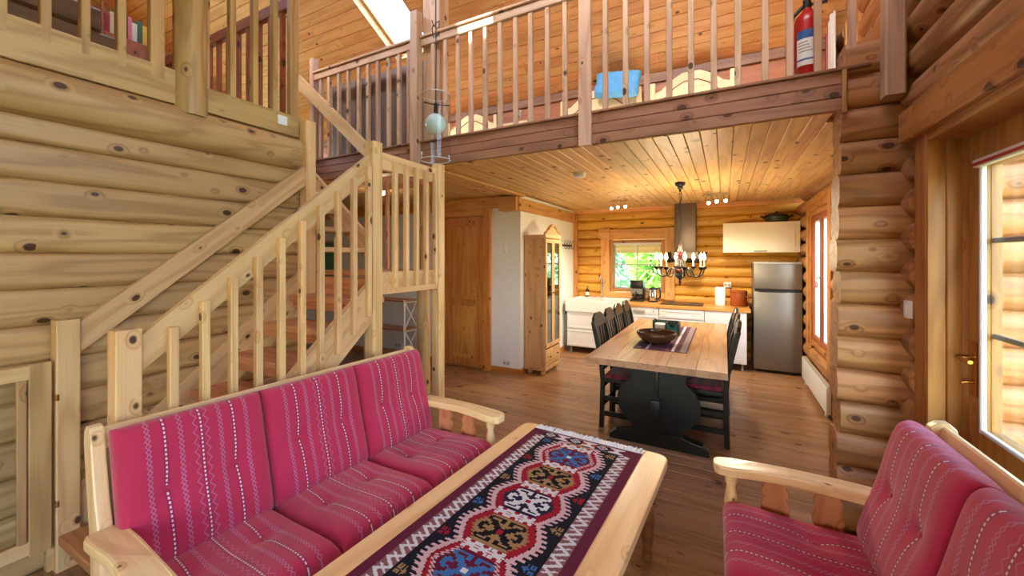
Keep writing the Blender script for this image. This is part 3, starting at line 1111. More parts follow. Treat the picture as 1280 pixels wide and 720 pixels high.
# left loft railing above the log wall
ll = T('landing_railing', 'pale railing standing on top of the left log wall', 'railing', (XL, 1.2, 2.5))
bd('base_board', (XL - .01, -1.2, 2.595), (XL - .01, 1.215, 2.595), .21, .05, (1, 0, 0), M_left, ll)
bd('base_board', (XL - .01, 1.375, 2.575), (XL - .01, 2.03, 2.575), .16, .05, (1, 0, 0), M_left, ll)
for yv in (-.6, -.35, -.13, .09, .29, .53, .67, .81, .955, 1.115, 1.37, 1.53, 1.68, 1.825, 1.975):
    w_ = .07 if yv in (1.115, 1.975) else .038
    bd('baluster', (XL - .01, yv, 2.62), (XL - .01, yv, 3.70), w_, .05, (1, 0, 0), M_left, ll)
bd('handrail', (XL - .01, -1.2, 3.72), (XL - .01, 2.03, 3.72), .09, .06, (1, 0, 0), M_left, ll)
MB().lathe([(.088, 2.44), (.088, 4.6)], 20, (XL, 1.285, 0)).build('round_post', M_left, ll, 50, grain='z')
th = bx('thermostat', (XL - .0, 1.835, 2.555), (XL + .03, 1.905, 2.625), M_white, bevel=.004)
tag(th, 'small white thermostat box on the top log by the stair post', 'thermostat')
# railing on the near side of the stairwell
l2 = T('stairwell_railing', 'darker railing on the loft beside the stairwell', 'railing', (-3.8, 2.0, ZL))
bd('handrail', (-5.2, 2.0, 3.58), (-3.06, 2.0, 3.58), .09, .05, (0, 1, 0), M_knee, l2)
for k in range(13):
    bd('baluster', (-5.1 + .16 * k, 2.0, ZL), (-5.1 + .16 * k, 2.0, 3.54), .036, .036, (0, 1, 0), M_knee, l2)

# stair gate folded back on the wall
sg = T('stair_gate', 'wooden stair gate hinged to the wall post at the foot of the stairs', 'gate', (-2.91, .3, .12))
bd('gate_stile', (-2.91, .632, .13), (-2.91, .632, 1.04), .075, .03, (1, 0, 0), M_left, sg)
bd('gate_stile', (-2.91, -.25, .13), (-2.91, -.25, 1.04), .06, .03, (1, 0, 0), M_left, sg)
bd('gate_rail', (-2.91, -.22, 1.0), (-2.91, .602, 1.0), .065, .025, (1, 0, 0), M_rail, sg)
bd('gate_rail', (-2.91, -.22, .17), (-2.91, .602, .17), .065, .025, (1, 0, 0), M_rail, sg)
for yv in (-.12, .02, .16, .30, .44, .575):
    bd('gate_bar', (-2.91, yv, .2), (-2.91, yv, .97), .032, .02, (1, 0, 0), M_left, sg)
for z in (.34, .86):
    MB().tube([(-2.885, .683, z - .015), (-2.885, .683, z + .015)], .008, 8).build('hinge', M_brass, sg, 50)


# ------------------------------------------------------------------ upholstered seats
def cushion_mesh(name, W, Hh, Tk, dents=(), n=30, sag=0.0):
    us = [-1 + 2 * i / n for i in range(n + 1)]
    us = [math.sin(u * PI / 2) for u in us]
    v, f = [], []
    for sgn in (1, -1):
        for j in range(n + 1):
            for i in range(n + 1):
                u, w = us[i], us[j]
                e = (max(0.0, 1 - abs(u) ** 10) * max(0.0, 1 - abs(w) ** 10)) ** .36
                z = sgn * Tk / 2 * e
                px, py = u * W / 2, w * Hh / 2
                if sgn > 0:
                    for dx, dy in dents:
                        r2 = ((px - dx) ** 2 + (py - dy) ** 2)
                        z -= .020 * math.exp(-r2 / .0016) + .012 * math.exp(-r2 / .012)
                v.append((px, py, z))
    m = (n + 1) * (n + 1)
    for j in range(n):
        for i in range(n):
            a = j * (n + 1) + i
            f.append((a, a + 1, a + n + 2, a + n + 1))
            b = a + m
            f.append((b, b + n + 1, b + n + 2, b + 1))
    me = newmesh(name, v, f)
    bm = bmesh.new()
    bm.from_mesh(me)
    bmesh.ops.remove_doubles(bm, verts=bm.verts, dist=.0004)
    bm.to_mesh(me)
    bm.free()
    me.polygons.foreach_set('use_smooth', [True] * len(me.polygons))
    return me


def splat_poly(w, h):
    """fiddle shaped flat baluster, half outline mirrored"""
    half = [(.5, 0), (.5, .06), (.38, .14), (.40, .24), (.50, .34), (.52, .46), (.44, .58), (.36, .64), (.46, .70), (.46, .80), (.36, .88), (.40, 1.0)]
    pts = [(a * w, b * h) for a, b in half] + [(-a * w, b * h) for a, b in reversed(half)]
    return pts


def make_sofa(name, n, label, loc, rz, group=None):
    s = T(name, label, 'sofa', loc, rz, group, world_coords=False)
    sw = .512
    W = n * sw
    X1 = W / 2 - .004
    tilt = math.radians(15)
    cm = cushion_mesh('seat_cushion', sw - .004, .60, .15, [(-.118, .02), (.118, .02)])
    bmh = cushion_mesh('back_cushion', sw - .004, .53, .135, [(-.118, .0), (.118, .0)])
    bt = MB().lathe([(.0, -.004), (.011, -.003), (.013, .002), (.008, .006), (.0, .007)], 12)
    btm = newmesh('button', bt.v, bt.f, 60)
    for i in range(n):
        cx_ = -W / 2 + sw * (i + .5)
        Ms = Matrix.Translation((cx_, -.035, .365)) @ Matrix.Rotation(math.radians(-3), 4, 'X')
        c = mk('seat_cushion', cm, M_fab, s, Ms)
        for bxp in (-.118, .118):
            mk('button', btm, M_fabplain, c, Ms @ Matrix.Translation((bxp, .02, .044)))
        # back: local z (front) points to -y and a little up
        R = Matrix.Rotation(PI / 2 - tilt, 4, 'X')
        Mb = Matrix.Translation((cx_, .255, .655)) @ R
        c = mk('back_cushion', bmh, M_fab, s, Mb)
        for bxp in (-.118, .118):
            mk('button', btm, M_fabplain, c, Mb @ Matrix.Translation((bxp, 0, .036)))
    # frame
    bd('front_rail', (-X1, -.285, .235), (X1, -.285, .235), .09, .03, (0, -1, 0), M_sofaw, s)
    bd('back_rail', (-X1, .30, .30), (X1, .30, .30), .09, .03, (0, -1, 0), M_sofaw, s)
    bd('top_rail', (-X1, .408, .86), (X1, .408, .86), .085, .028, (0, -1, .27), M_sofaw, s, .01)
    for k in range(n * 2 + 1):
        xk = -W / 2 + .03 + k * (W - .06) / (n * 2)
        bd('back_slat', (xk, .315, .30), (xk, .42, .84), .06, .015, (0, -1, .2), M_sofaw, s)
    for k in range(5):
        bd('seat_slat', (-X1, -.22 + k * .11, .275), (X1, -.22 + k * .11, .275), .06, .018, (0, 0, 1), M_sofaw, s)
    for sd_ in (-1, 1):
        xa = sd_ * (X1 + .022)
        # back upright: curved board with a round top
        po = [(.235, 0.0), (.325, 0.0), (.350, .30), (.385, .55), (.425, .72), (.452, .85), (.448, .895), (.425, .918), (.395, .915), (.372, .895), (.352, .80), (.312, .66), (.262, .545), (.240, .40)]
        MB().prism(po, (xa, 0, 0), (0, 1, 0), (0, 0, 1), .042).build('back_post', M_sofaw, s, None, .006, grain='z')
        # arm: flat board with a rounded nose and bowed outline
        pa = []
        out = [(-.375, .030), (-.372, .050), (-.352, .066), (-.30, .070), (-.20, .060), (-.08, .050), (.05, .050), (.16, .058), (.25, .060), (.275, .052)]
        inn = [(.275, -.035), (.2, -.045), (.08, -.045), (-.08, -.042), (-.2, -.045), (-.30, -.048), (-.35, -.040), (-.370, -.015)]
        pa = [(y_, sd_ * x_) for y_, x_ in out] + [(y_, sd_ * x_) for y_, x_ in inn]
        if sd_ < 0:
            pa = pa[::-1]
        am = MB().prism(pa, (xa, 0, .575), (0, 1, 0), (1, 0, 0), .042)
        for p in am.v:                                  # gentle sweep of the arm
            p.z += .012 * math.cos((p.y + .05) * 7.0) - .006
        am.build('arm_rest', M_sofaw, s, None, .009, grain='y')
        leg = [(.020, 0), (.024, .05), (.028, .16), (.030, .20), (.030, .32), (.020, .335), (.026, .36), (.030, .41), (.024, .46), (.018, .49), (.026, .505), (.026, .53), (.022, .56)]
        MB().lathe(leg, 14, (xa, -.30, 0)).build('front_leg', M_sofaw, s, 50)
        bd('side_rail', (xa, -.28, .30), (xa, .28, .30), .09, .026, (1, 0, 0), M_sofaw, s)
        for ys in (-.13, .06):
            MB().prism(splat_poly(.105, .225), (xa, ys, .335), (0, 1, 0), (0, 0, 1), .02).build('arm_splat', M_splat, s, grain='z')
    return s


make_sofa('sofa', 3, 'long three-seat pine sofa with crimson striped cushions beside the stairs', (-1.625, 1.345, 0), math.radians(86.0))
make_sofa('loveseat', 2, 'two-seat pine sofa with crimson striped cushions near the glazed door', (.335, 1.595, 0), math.radians(-89.0))

# ------------------------------------------------------------------ coffee table and kilim runner
CTA = math.radians(-3.2)
ct = T('coffee_table', 'low pine coffee table with turned brown legs between the two sofas', 'table', (-.735, 1.46, 0), CTA, None, False)
TW, TL = .865, 1.64
rr = .06
pts = []
for cx_, cy_, a0 in ((TW / 2 - rr, TL / 2 - rr, 0), (-TW / 2 + rr, TL / 2 - rr, 90), (-TW / 2 + rr, -TL / 2 + rr, 180), (TW / 2 - rr, -TL / 2 + rr, 270)):
    for k in range(6):
        a = math.radians(a0 + 18 * k)
        pts.append((cy_ + rr * math.sin(a), -(cx_ + rr * math.cos(a))))
# grain runs along the length: local x of the top = table y
mbt = MB().prism(pts, (0, 0, 0), (1, 0, 0), (0, 1, 0), .046)
me = newmesh('tabletop', mbt.v, mbt.f)
bm = bmesh.new(); bm.from_mesh(me)
bmesh.ops.bevel(bm, geom=[e for e in bm.edges if e.calc_face_angle(0) > .9], offset=.009, segments=2, affect='EDGES', profile=.6)
bm.to_mesh(me); bm.free()
mk('tabletop', me, M_table, ct, Matrix.Translation((0, 0, .477)) @ Matrix.Rotation(PI / 2, 4, 'Z'))
for sx_ in (-1, 1):
    bd('apron', (sx_ * .345, -.68, .40), (sx_ * .345, .68, .40), .09, .024, (1, 0, 0), M_leg, ct)
    bd('apron', (-.33, sx_ * .70, .40), (.33, sx_ * .70, .40), .09, .024, (0, 1, 0), M_leg, ct)
    for sy_ in (-1, 1):
        lg = [(.022, 0), (.026, .02), (.020, .05), (.028, .10), (.034, .17), (.036, .23), (.028, .27), (.020, .285), (.034, .30), (.036, .32), (.036, .454)]
        MB().lathe(lg, 16, (sx_ * .345, sy_ * .70, 0)).build('table_leg', M_leg, ct, 50)

# runner woven pattern on a fine grid
CE = .004
RW, RL = .64, 1.72
NX, NY = int(round(RW / CE)), int(round(RL / CE))
PLUM, MAUVE, WHT, NAVY, RED, PINK, TAN, BLK, BLU, MAR, ORG = [(98, 34, 56), (130, 88, 90), (214, 212, 214), (24, 24, 36), (150, 24, 42), (208, 172, 176), (156, 124, 84), (18, 15, 20), (60, 108, 164), (96, 24, 48), (166, 78, 42)]
HOOK = ["###.....##",
        "####..####",
        ".#####.##.",
        "..####....",
        "...####...",
        ".##.#####.",
        ".##....##.",
        ".#######.."]
BOW = ["##...##",
       "##...##",
       "###.###",
       ".#####.",
       "..###..",
       ".#####.",
       "###.###",
       "##...##",
       "##...##"]
HAND = ["#.#.#.", "#.#.#.", ".####.", "..####", ".####.", "..##.."]


def bmp(b, i, j):
    if 0 <= j < len(b) and 0 <= i < len(b[0]):
        return b[j][i] == '#'
    return False


def kilim(u, v):
    """u from centre line (m), v distance from the far end of the weave (m)"""
    a = abs(u)
    s = 1 if u > 0 else -1
    if v < .012 or v > RL - .012:
        return PLUM
    if a > .277:
        return PLUM
    if v < .075 or v > RL - .075:                      # end band
        vv = v - .02 if v < .1 else RL - .02 - v
        if a > .235: return PLUM
        if vv < 0 or vv > .05: return PLUM if int(a / CE) % 2 else PINK
        cell = (u + .235) / .0783
        k = int(cell); fx = abs((cell - k) - .5) * 2; fy = abs(vv - .025) / .025
        g = (NAVY, WHT, NAVY, ORG, NAVY, WHT)[k % 6]
        if k % 2 == 0:
            r_ = fx + fy
            if .55 < r_ < .85: return WHT
            if r_ < .3: return PINK
            return g
        return WHT if (fx * .8 < fy or fx + fy < .35) else (MAR if k % 4 == 1 else ORG)
    if a > .21:                                        # guilloche strip
        ph = (v * 1.0 / .06 + (.5 if s > 0 else 0)) % 1.0
        t_ = (a - .21) / .067
        edge = .06 + .05 * (int(v / .008) % 2)
        if t_ < edge: return NAVY
        z1 = .5 + .36 * (4 * abs(ph - .5) - 1)
        if abs(t_ - z1) < .17: return WHT
        if abs(t_ - (1 - z1)) < .11 and ph > .5: return WHT
        return MAUVE
    P = .22
    vm_ = (v - .235) / P
    k = math.floor(vm_ + .5)
    dv = (vm_ - k) * P                                 # distance from the medallion centre
    # scalloped red column with a white comb outline
    st_ = round(abs(dv) / .012) * .012
    wcol = .148 - .056 * (st_ / (P / 2)) ** 1.5
    vend = min(v - .075, RL - .075 - v)
    if vend < .05: wcol = min(wcol, .05 + vend * 1.6)
    tooth = (int(v / .012) % 2)
    if a > wcol + .034 + (.010 if tooth else 0):
        # small tulips in the navy scallops
        kk = round(vm_ - .5)
        dm = (vm_ - .5 - kk) * P
        i = int((a - .158) / .0065); j = int((dm + .022) / .0075)
        if .158 < a < .21 and bmp(["..#.#.#", ".##.###", "####...", ".##.###", "..#.#.#"], i, j):
            return ((BLU, RED, TAN) if s > 0 else (RED, TAN, BLU))[int(kk) % 3]
        return NAVY
    if a > wcol:
        return PINK if (a < wcol + .022 or tooth) else NAVY
    if a > wcol - .010 and tooth == 0:
        return BLK if (int(v / .016) % 2 and a > wcol - .006) else RED
    # bow ties between medallions
    if abs(dv) > P / 2 - .026:
        dd = dv - P / 2 if dv > 0 else dv + P / 2
        for c in (-.058, 0, .058):
            i = int((u - c + .0245) / .007); j = int((dd + .0225) / .005)
            if bmp(BOW, i, j): return WHT
            if abs(u - c) < .03 and abs(dd) < .0035: return WHT
        return RED
    kind = int(k) % 4
    ground = (MAR, TAN, (32, 28, 58), TAN)[kind]
    fig = (BLU, BLK, WHT, BLK)[kind]
    # serrated lozenge
    q = round(abs(dv) / .008) * .008
    lim_ = .118 - .62 * q + (.010 if int(abs(dv) / .008) % 2 else 0)
    if a < lim_:
        i = int(a / .0095); j = int(abs(dv) / .0088)
        # quarter figure: i from the centre outwards, j from the centre outwards
        if a < .012 and abs(dv) < .011:
            return RED if kind != 0 else WHT
        if bmp(HOOK, i, j): return fig
        return ground
    return RED if kind != 0 or a > lim_ + .012 else PINK


RUA = CTA
ru = T('table_runner', 'kilim runner with hooked medallions in red, navy and tan on the coffee table', 'runner', (-.735, 1.46, .5005), CTA, None, False)
vv_, ff_, cols = [], [], []
for j in range(NY + 1):
    for i in range(NX + 1):
        vv_.append((-RW / 2 + RW * i / NX - .012, .755 - RL * j / NY, .004))
for j in range(NY):
    for i in range(NX):
        a = j * (NX + 1) + i
        ff_.append((a, a + NX + 1, a + NX + 2, a + 1))
        cols.append(kilim(-RW / 2 + RW * (i + .5) / NX, RL * (j + .5) / NY))
me = newmesh('woven_field', vv_, ff_)
LC = {}
for c in set(cols):
    LC[c] = lin(c)
at = me.attributes.new('weave', 'FLOAT_COLOR', 'FACE')
buf = []
for c in cols:
    buf += LC[c]
at.data.foreach_set('color', buf)
g = NG('kilim_weave')
an = g.n('Attribute')
an.attribute_name = 'weave'
tc = g.n('TexCoord')
nz = g.noise(g.vm('MULTIPLY', tc.outputs['Object'], (300, 700, 100)), 1.0, 2.0)
col = g.mix(.18, an.outputs['Color'], nz, 'MULTIPLY')
g.bsdf(col, .95, spec=.15, normal=g.bump(nz, .4, .003))
M_kilim = g.m
mk('woven_field', me, M_kilim, ru)
bx('backing', (-RW / 2 - .012, .755 - RL, .0005), (RW / 2 - .012, .755, .0035), M_fabplain, ru)
fm = MB()
for k in range(96):
    x0 = -RW / 2 - .012 + RW * (k + .5) / 96
    x1 = x0 + random.uniform(-.014, .014)
    L_ = random.uniform(.045, .066)
    fm.tube([(x0, .752, .004), ((x0 + x1) / 2 + random.uniform(-.004, .004), .755 + L_ * .5, .007), (x1, .755 + L_, .003)], [.0032, .0036, .0022], 4)
fr = fm.build('fringe', M_fringe, ru)
fr['kind'] = 'stuff'

# ------------------------------------------------------------------ dining group
dt = T('dining_table', 'trestle dining table with oak top and dark green legs', 'table', (-.49, 4.30, 0))
for k in range(5):
    xa = -1.0 + k * .204
    bd('top_plank', (xa + .102, 3.15, .715), (xa + .102, 5.45, .715), .2035, .05, (0, 0, 1), M_dtop, dt, .0025)
bd('stretcher', (-.49, 3.40, .26), (-.49, 5.2, .26), .15, .035, (1, 0, 0), M_paint, dt)
for yt in (3.47, 5.13):
    half = [(.30, .69), (.29, .62), (.215, .58), (.225, .52), (.29, .46), (.325, .37), (.315, .28), (.26, .20), (.20, .15), (.19, .10)]
    po = [(x_, z_) for x_, z_ in half] + [(-x_, z_) for x_, z_ in reversed(half)]
    MB().prism(po, (-.49, yt, 0), (1, 0, 0), (0, 0, 1), .05).build('trestle_board', M_paint, dt, None, .005, grain='z')
    ft = [(.385, 0), (.385, .035), (.34, .075), (.26, .09), (.19, .115), (-.19, .115), (-.26, .09), (-.34, .075), (-.385, .035), (-.385, 0)]
    MB().prism(ft, (-.49, yt, 0), (1, 0, 0), (0, 0, 1), .085).build('trestle_foot', M_paint, dt, None, .006)
    bd('cleat', (-.86, yt, .672), (-.12, yt, .672), .08, .035, (0, 0, 1), M_paint, dt)
bx('wedge', (-.505, 3.415, .42), (-.475, 3.445, .62), M_black, dt, .004)
bx('tenon', (-.525, 3.34, .30), (-.455, 3.445, .40), M_paint, dt, .005)


def make_chair(label, group):
    c = T('dining_chair', label, 'chair', (0, 0, 0), 0, group, False)
    # local: back at -y, front at +y; width x
    seat = MB().prism([(-.175, -.20), (.175, -.20), (.19, .20), (-.19, .20)], (0, 0, .43), (1, 0, 0), (0, 1, 0), .03)
    seat.build('seat', M_paint, c, None, .006)
    cu = cushion_mesh('cushion', .35, .38, .05, n=14)
    mk('cushion', cu, M_chairfab, c, Matrix.Translation((0, .0, .466)))
    for sx_ in (-1, 1):
        po = [(-.235, 0), (-.195, 0), (-.185, .42), (-.20, .60), (-.245, .84), (-.275, .945), (-.312, .945), (-.285, .82), (-.238, .60), (-.222, .42)]
        MB().prism(po, (sx_ * .165, 0, 0), (0, 1, 0), (0, 0, 1), .034).build('back_post', M_paint, c, None, .004)
        bd('front_leg', (sx_ * .168, .18, 0), (sx_ * .168, .18, .43), .038, .038, (1, 0, 0), M_paint, c)
        bd('side_stretcher', (sx_ * .166, -.20, .13), (sx_ * .166, .185, .13), .045, .02, (1, 0, 0), M_paint, c)
        bd('side_stretcher', (sx_ * .166, -.20, .27), (sx_ * .166, .185, .27), .045, .02, (1, 0, 0), M_paint, c)
    bd('apron', (-.165, .185, .385), (.165, .185, .385), .06, .022, (0, 1, 0), M_paint, c)
    bd('apron', (-.155, -.205, .385), (.155, -.205, .385), .06, .022, (0, 1, 0), M_paint, c)
    bd('front_stretcher', (-.155, .185, .2), (.155, .185, .2), .06, .02, (0, 1, 0), M_paint, c)
    bd('back_stretcher', (-.155, -.212, .2), (.155, -.212, .2), .045, .02, (0, 1, 0), M_paint, c)
    d = Vector((0, -.30, .945)) - Vector((0, -.205, .50))
    d.normalize()
    tr = [(-.183, -.03), (.183, -.03), (.183, .0), (.14, .06), (.06, .095), (-.06, .095), (-.14, .06), (-.183, .0)]
    MB().prism(tr, (0, -.289, .925), (1, 0, 0), d, .03).build('crest_rail', M_paint, c, None, .006)
    bd('lower_back_rail', (-.155, -.213, .535), (.155, -.213, .535), .05, .02, (0, 1, .2), M_paint, c)
    for xk in (-.08, 0, .08):
        bd('back_slat', (xk * .9, -.215, .53), (xk, -.288, .925), .05, .014, (0, 1, .2), M_paint, c)
    return c


ch0 = make_chair('dark green ladder chair with wine seat pad on the hall side of the dining table', 'dining chairs on the hall side')
GL = [(3.77, -.775), (4.175, -.775), (4.585, -.78), (4.98, -.775)]
lab_l = ['dark green chair at the trestle table, end chair on the white cabinet side', 'dark green chair on the white cabinet side of the table, second from the sofas', 'dark green chair on the white cabinet side of the table, second from the sink', 'dark green chair on the white cabinet side of the table, nearest the sink']
for i, (yv, xv) in enumerate(GL):
    c = ch0 if i == 0 else copy_tree(ch0)
    c.location = (xv, yv, 0)
    c.rotation_euler.z = -PI / 2 + random.uniform(-.03, .03)      # faces +x
    c['label'] = lab_l[i]
GR = [(3.83, -.20), (4.28, -.195), (4.75, -.20)]
lab_r = ['dark green chair at the trestle table, end chair on the log wall side', 'dark green chair on the log wall side of the table, middle of three', 'dark green chair on the log wall side of the table, nearest the fridge']
for i, (yv, xv) in enumerate(GR):
    c = copy_tree(ch0)
    c.location = (xv, yv, 0)
    c.rotation_euler.z = PI / 2 + random.uniform(-.03, .03)
    c['group'] = 'dining chairs on the log wall side'
    c['label'] = lab_r[i]

# things on the dining table
mt = T('table_mat', 'purple woven mat with grey fringed edge on the dining table', 'mat', (-.5, 4.3, .7405))
bx('mat_field', (-.72, 3.64, .7405), (-.28, 5.0, .7445), plain('mat_purple', (78, 42, 66), .95, var=.25, scale=40), mt)
for xa, w_, c_ in ((-.315, .05, (120, 108, 116)), (-.395, .022, (196, 176, 190)), (-.445, .008, (150, 60, 90)), (-.605, .022, (196, 176, 190)), (-.685, .05, (70, 56, 66))):
    bx('mat_stripe', (xa - w_ / 2, 3.642, .7445), (xa + w_ / 2, 4.998, .7455), plain('mat_stripe', c_, .95, var=.4, scale=60), mt)
bw = MB().lathe([(.0, .0), (.075, .0), (.11, .012), (.155, .045), (.178, .08), (.180, .098), (.172, .108), (.160, .106), (.162, .09), (.145, .06), (.10, .03), (.0, .022)], 36, (-.56, 3.93, .7455))
bw = bw.build('bowl', M_bowl, None, 60)
tag(bw, 'wide brown glazed bowl on the purple table mat', 'bowl')
nb = T('napkin_box', 'dark wooden caddy holding teal napkins on the dining table', 'box', (-.54, 4.45, .7455))
bx('base', (-.67, 4.40, .7455), (-.41, 4.55, .757), M_dteal, nb)
bx('side_panel', (-.67, 4.40, .757), (-.655, 4.55, .885), M_dteal, nb)
bx('side_panel', (-.545, 4.40, .757), (-.53, 4.55, .865), M_dteal, nb)
bx('side_panel', (-.425, 4.40, .757), (-.41, 4.55, .865), M_dteal, nb)
bx('back_panel', (-.655, 4.535, .757), (-.425, 4.55, .875), M_dteal, nb)
fp = MB().prism([(0, 0), (.105, 0), (.105, .09), (.077, .09), (.068, .066), (.037, .066), (.028, .09), (0, .09)], (-.53, 4.404, .757), (1, 0, 0), (0, 0, 1), .008)
fp.build('front_panel', M_teal, nb)
bx('napkins', (-.65, 4.42, .757), (-.55, 4.53, .845), M_paper, nb)

# chandelier
CH = Vector((-.43, 4.71, 0))
cd = T('chandelier', 'turned wood chandelier with iron candle arms above the dining table', 'chandelier', (CH.x, CH.y, 1.28))
MB().lathe([(.0, ZC - .10), (.010, ZC - .10), (.014, ZC - .075), (.035, ZC - .06), (.022, ZC - .05), (.05, ZC - .03), (.055, ZC - .004), (.05, ZC)], 20, (CH.x, CH.y, 0)).build('ceiling_rose', M_iron, cd, 50)
zz = ZC - .10
while zz > 1.72:
    i_ = int(round(zz * 1000 / 28)) % 2
    pp = []
    for k in range(9):
        a = 2 * PI * k / 8
        pp.append((CH.x + (.009 * math.cos(a) if i_ else 0), CH.y + (0 if i_ else .009 * math.cos(a)), zz - .017 + .019 * math.sin(a)))
    MB().tube(pp, .0026, 5, False).build('chain_link', M_iron, cd)
    zz -= .028
MB().tube([(CH.x + .02 * math.sin(k * 1.3), CH.y + .012 * math.cos(k), ZC - .08 - k * .06) for k in range(11)], .003, 5).build('cord', M_iron, cd)
MB().lathe([(.0, 1.52), (.016, 1.525), (.022, 1.55), (.036, 1.565), (.02, 1.59), (.028, 1.61), (.014, 1.65), (.02, 1.665), (.01, 1.69), (.006, 1.72), (.0, 1.725)], 18, (CH.x, CH.y, 0)).build('upper_spindle', M_redlac, cd, 50)
MB().lathe([(.0, 1.42), (.045, 1.425), (.05, 1.44), (.038, 1.46), (.03, 1.49), (.022, 1.52), (.0, 1.522)], 18, (CH.x, CH.y, 0)).build('neck', M_iron, cd, 50)
MB().lathe([(.0, 1.375), (.05, 1.376), (.058, 1.39), (.058, 1.41), (.048, 1.42), (.0, 1.425)], 20, (CH.x, CH.y, 0)).build('hub_ring', M_redlac, cd, 50)
MB().lathe([(.0, 1.295), (.012, 1.297), (.03, 1.315), (.05, 1.335), (.054, 1.352), (.045, 1.37), (.0, 1.376)], 20, (CH.x, CH.y, 0)).build('lower_bowl', M_blue, cd, 50)
MB().lathe([(.0, 1.235), (.010, 1.24), (.014, 1.252), (.008, 1.262), (.02, 1.275), (.012, 1.29), (.014, 1.298), (.0, 1.3)], 14, (CH.x, CH.y, 0)).build('finial', M_redlac, cd, 50)
for k in range(8):
    a = 2 * PI * (k + .35) / 8
    ca, sa = math.cos(a), math.sin(a)
    prof = [(.05, 1.40), (.09, 1.425), (.115, 1.41), (.125, 1.37), (.145, 1.34), (.185, 1.335), (.225, 1.355), (.242, 1.40), (.243, 1.42)]
    arm = MB().tube([(CH.x + r_ * ca, CH.y + r_ * sa, z_) for r_, z_ in prof], .007, 7).build('arm', M_iron, cd, 50)
    cpx, cpy = CH.x + .243 * ca, CH.y + .243 * sa
    MB().lathe([(.0, 1.41), (.012, 1.412), (.026, 1.43), (.028, 1.442), (.016, 1.445), (.0, 1.446)], 14, (cpx, cpy, 0)).build('drip_pan', M_iron, arm, 50)
    MB().lathe([(.0095, 1.445), (.0095, 1.515), (.0, 1.516)], 12, (cpx, cpy, 0)).build('candle_sleeve', M_candle, arm, 50)
    MB().lathe([(.0, 1.515), (.011, 1.517), (.020, 1.537), (.017, 1.56), (.007, 1.588), (.0, 1.598)], 12, (cpx, cpy, 0)).build('flame_bulb', M_bulb, arm, 60)
    if k % 2 == 0:
        li = bpy.data.lights.new('candle_light', 'POINT')
        li.energy = 26.0
        li.color = (1.0, .78, .48)
        li.shadow_soft_size = .03
        lo = bpy.data.objects.new('candle_light', li)
        COL.objects.link(lo)
        lo.location = (cpx, cpy, 1.625)

# ceiling spot bars
for i, (px_, py_) in enumerate(((-1.32, 5.72), (-.09, 5.72))):
    sp = T('spot_lamp', ['chrome three-spot ceiling lamp near the sink window', 'chrome three-spot ceiling lamp near the wall cupboard and fridge'][i], 'lamp', (px_, py_, ZC), 0, 'ceiling spot lamps')
    bd('bar', (px_ - .12, py_, ZC - .012), (px_ + .12, py_, ZC - .012), .07, .024, (0, 0, 1), M_chrome, sp, .008)
    for k, (dx, dy, dz) in enumerate(((-.085, -.05, -.10), (.0, -.07, -.095), (.09, -.045, -.085))):
        c0 = Vector((px_ + dx * .8, py_, ZC - .024))
        c1 = Vector((px_ + dx, py_ + dy, ZC + dz))
        arm = MB().tube([c0, (c0 + c1) / 2 + Vector((0, 0, -.01)), c1], .007, 8).build('swivel', M_chrome, sp, 50)
        dirv = (c1 - c0).normalized()
        MB().tube([c1 - dirv * .005, c1 + dirv * .03], [.018, .026], 14).build('spot_head', M_chrome, arm, 50)
        q = c1 + dirv * .038
        MB().lathe([(.0, -.02), (.016, -.012), (.022, .0), (.016, .012), (.0, .02)], 12, q).build('spot_bulb', M_spotb, arm, 60)
    li = bpy.data.lights.new('spot_light', 'SPOT')
    li.spot_size = math.radians(165)
    li.spot_blend = .6
    li.energy = 200.0
    li.color = (1.0, .87, .64)
    li.shadow_soft_size = .06
    lo = bpy.data.objects.new('spot_light', li)
    COL.objects.link(lo)
    lo.location = (px_, py_ - .10, ZC - .17)
    lo.rotation_euler = (math.radians(-8), 0, 0)
sdt = MB().lathe([(.0, ZC - .042), (.045, ZC - .042), (.055, ZC - .034), (.058, ZC - .012), (.062, ZC - .01), (.062, ZC), (.0, ZC)], 24, (-1.24, 3.72, 0)).build('smoke_detector', M_white, None, 40)
tag(sdt, 'round white smoke detector on the kitchen ceiling', 'smoke detector')
hl = T('hall_lamp', 'small lit dome lamp on the ceiling beyond the stairs', 'lamp', (-3.62, 3.5, ZC))
MB().lathe([(.0, ZC - .025), (.06, ZC - .025), (.065, ZC), (.0, ZC)], 18, (-3.62, 3.5, 0)).build('base', M_chrome, hl, 40)
MB().lathe([(.0, ZC - .075), (.03, ZC - .068), (.05, ZC - .045), (.055, ZC - .025), (.0, ZC - .025)], 18, (-3.62, 3.5, 0)).build('dome', emit('dome_glow', (255, 232, 190), 6.0), hl, 60)
li = bpy.data.lights.new('hall_light', 'POINT')
li.energy = 8.0
li.color = (1.0, .82, .58)
li.shadow_soft_size = .06
lo = bpy.data.objects.new('hall_light', li)
COL.objects.link(lo)
lo.location = (-3.62, 3.5, ZC - .14)

# ------------------------------------------------------------------ kitchen
YF = 6.22                                             # cabinet fronts


def knob(parent, x, y, z, mat, n=(0, -1, 0)):
    p = Vector((x, y, z))
    n = Vector(n)
    MB().tube([p, p + n * .012, p + n * .016, p + n * .026], [.007, .006, .014, .010], 12).build('knob', mat, parent, 50)


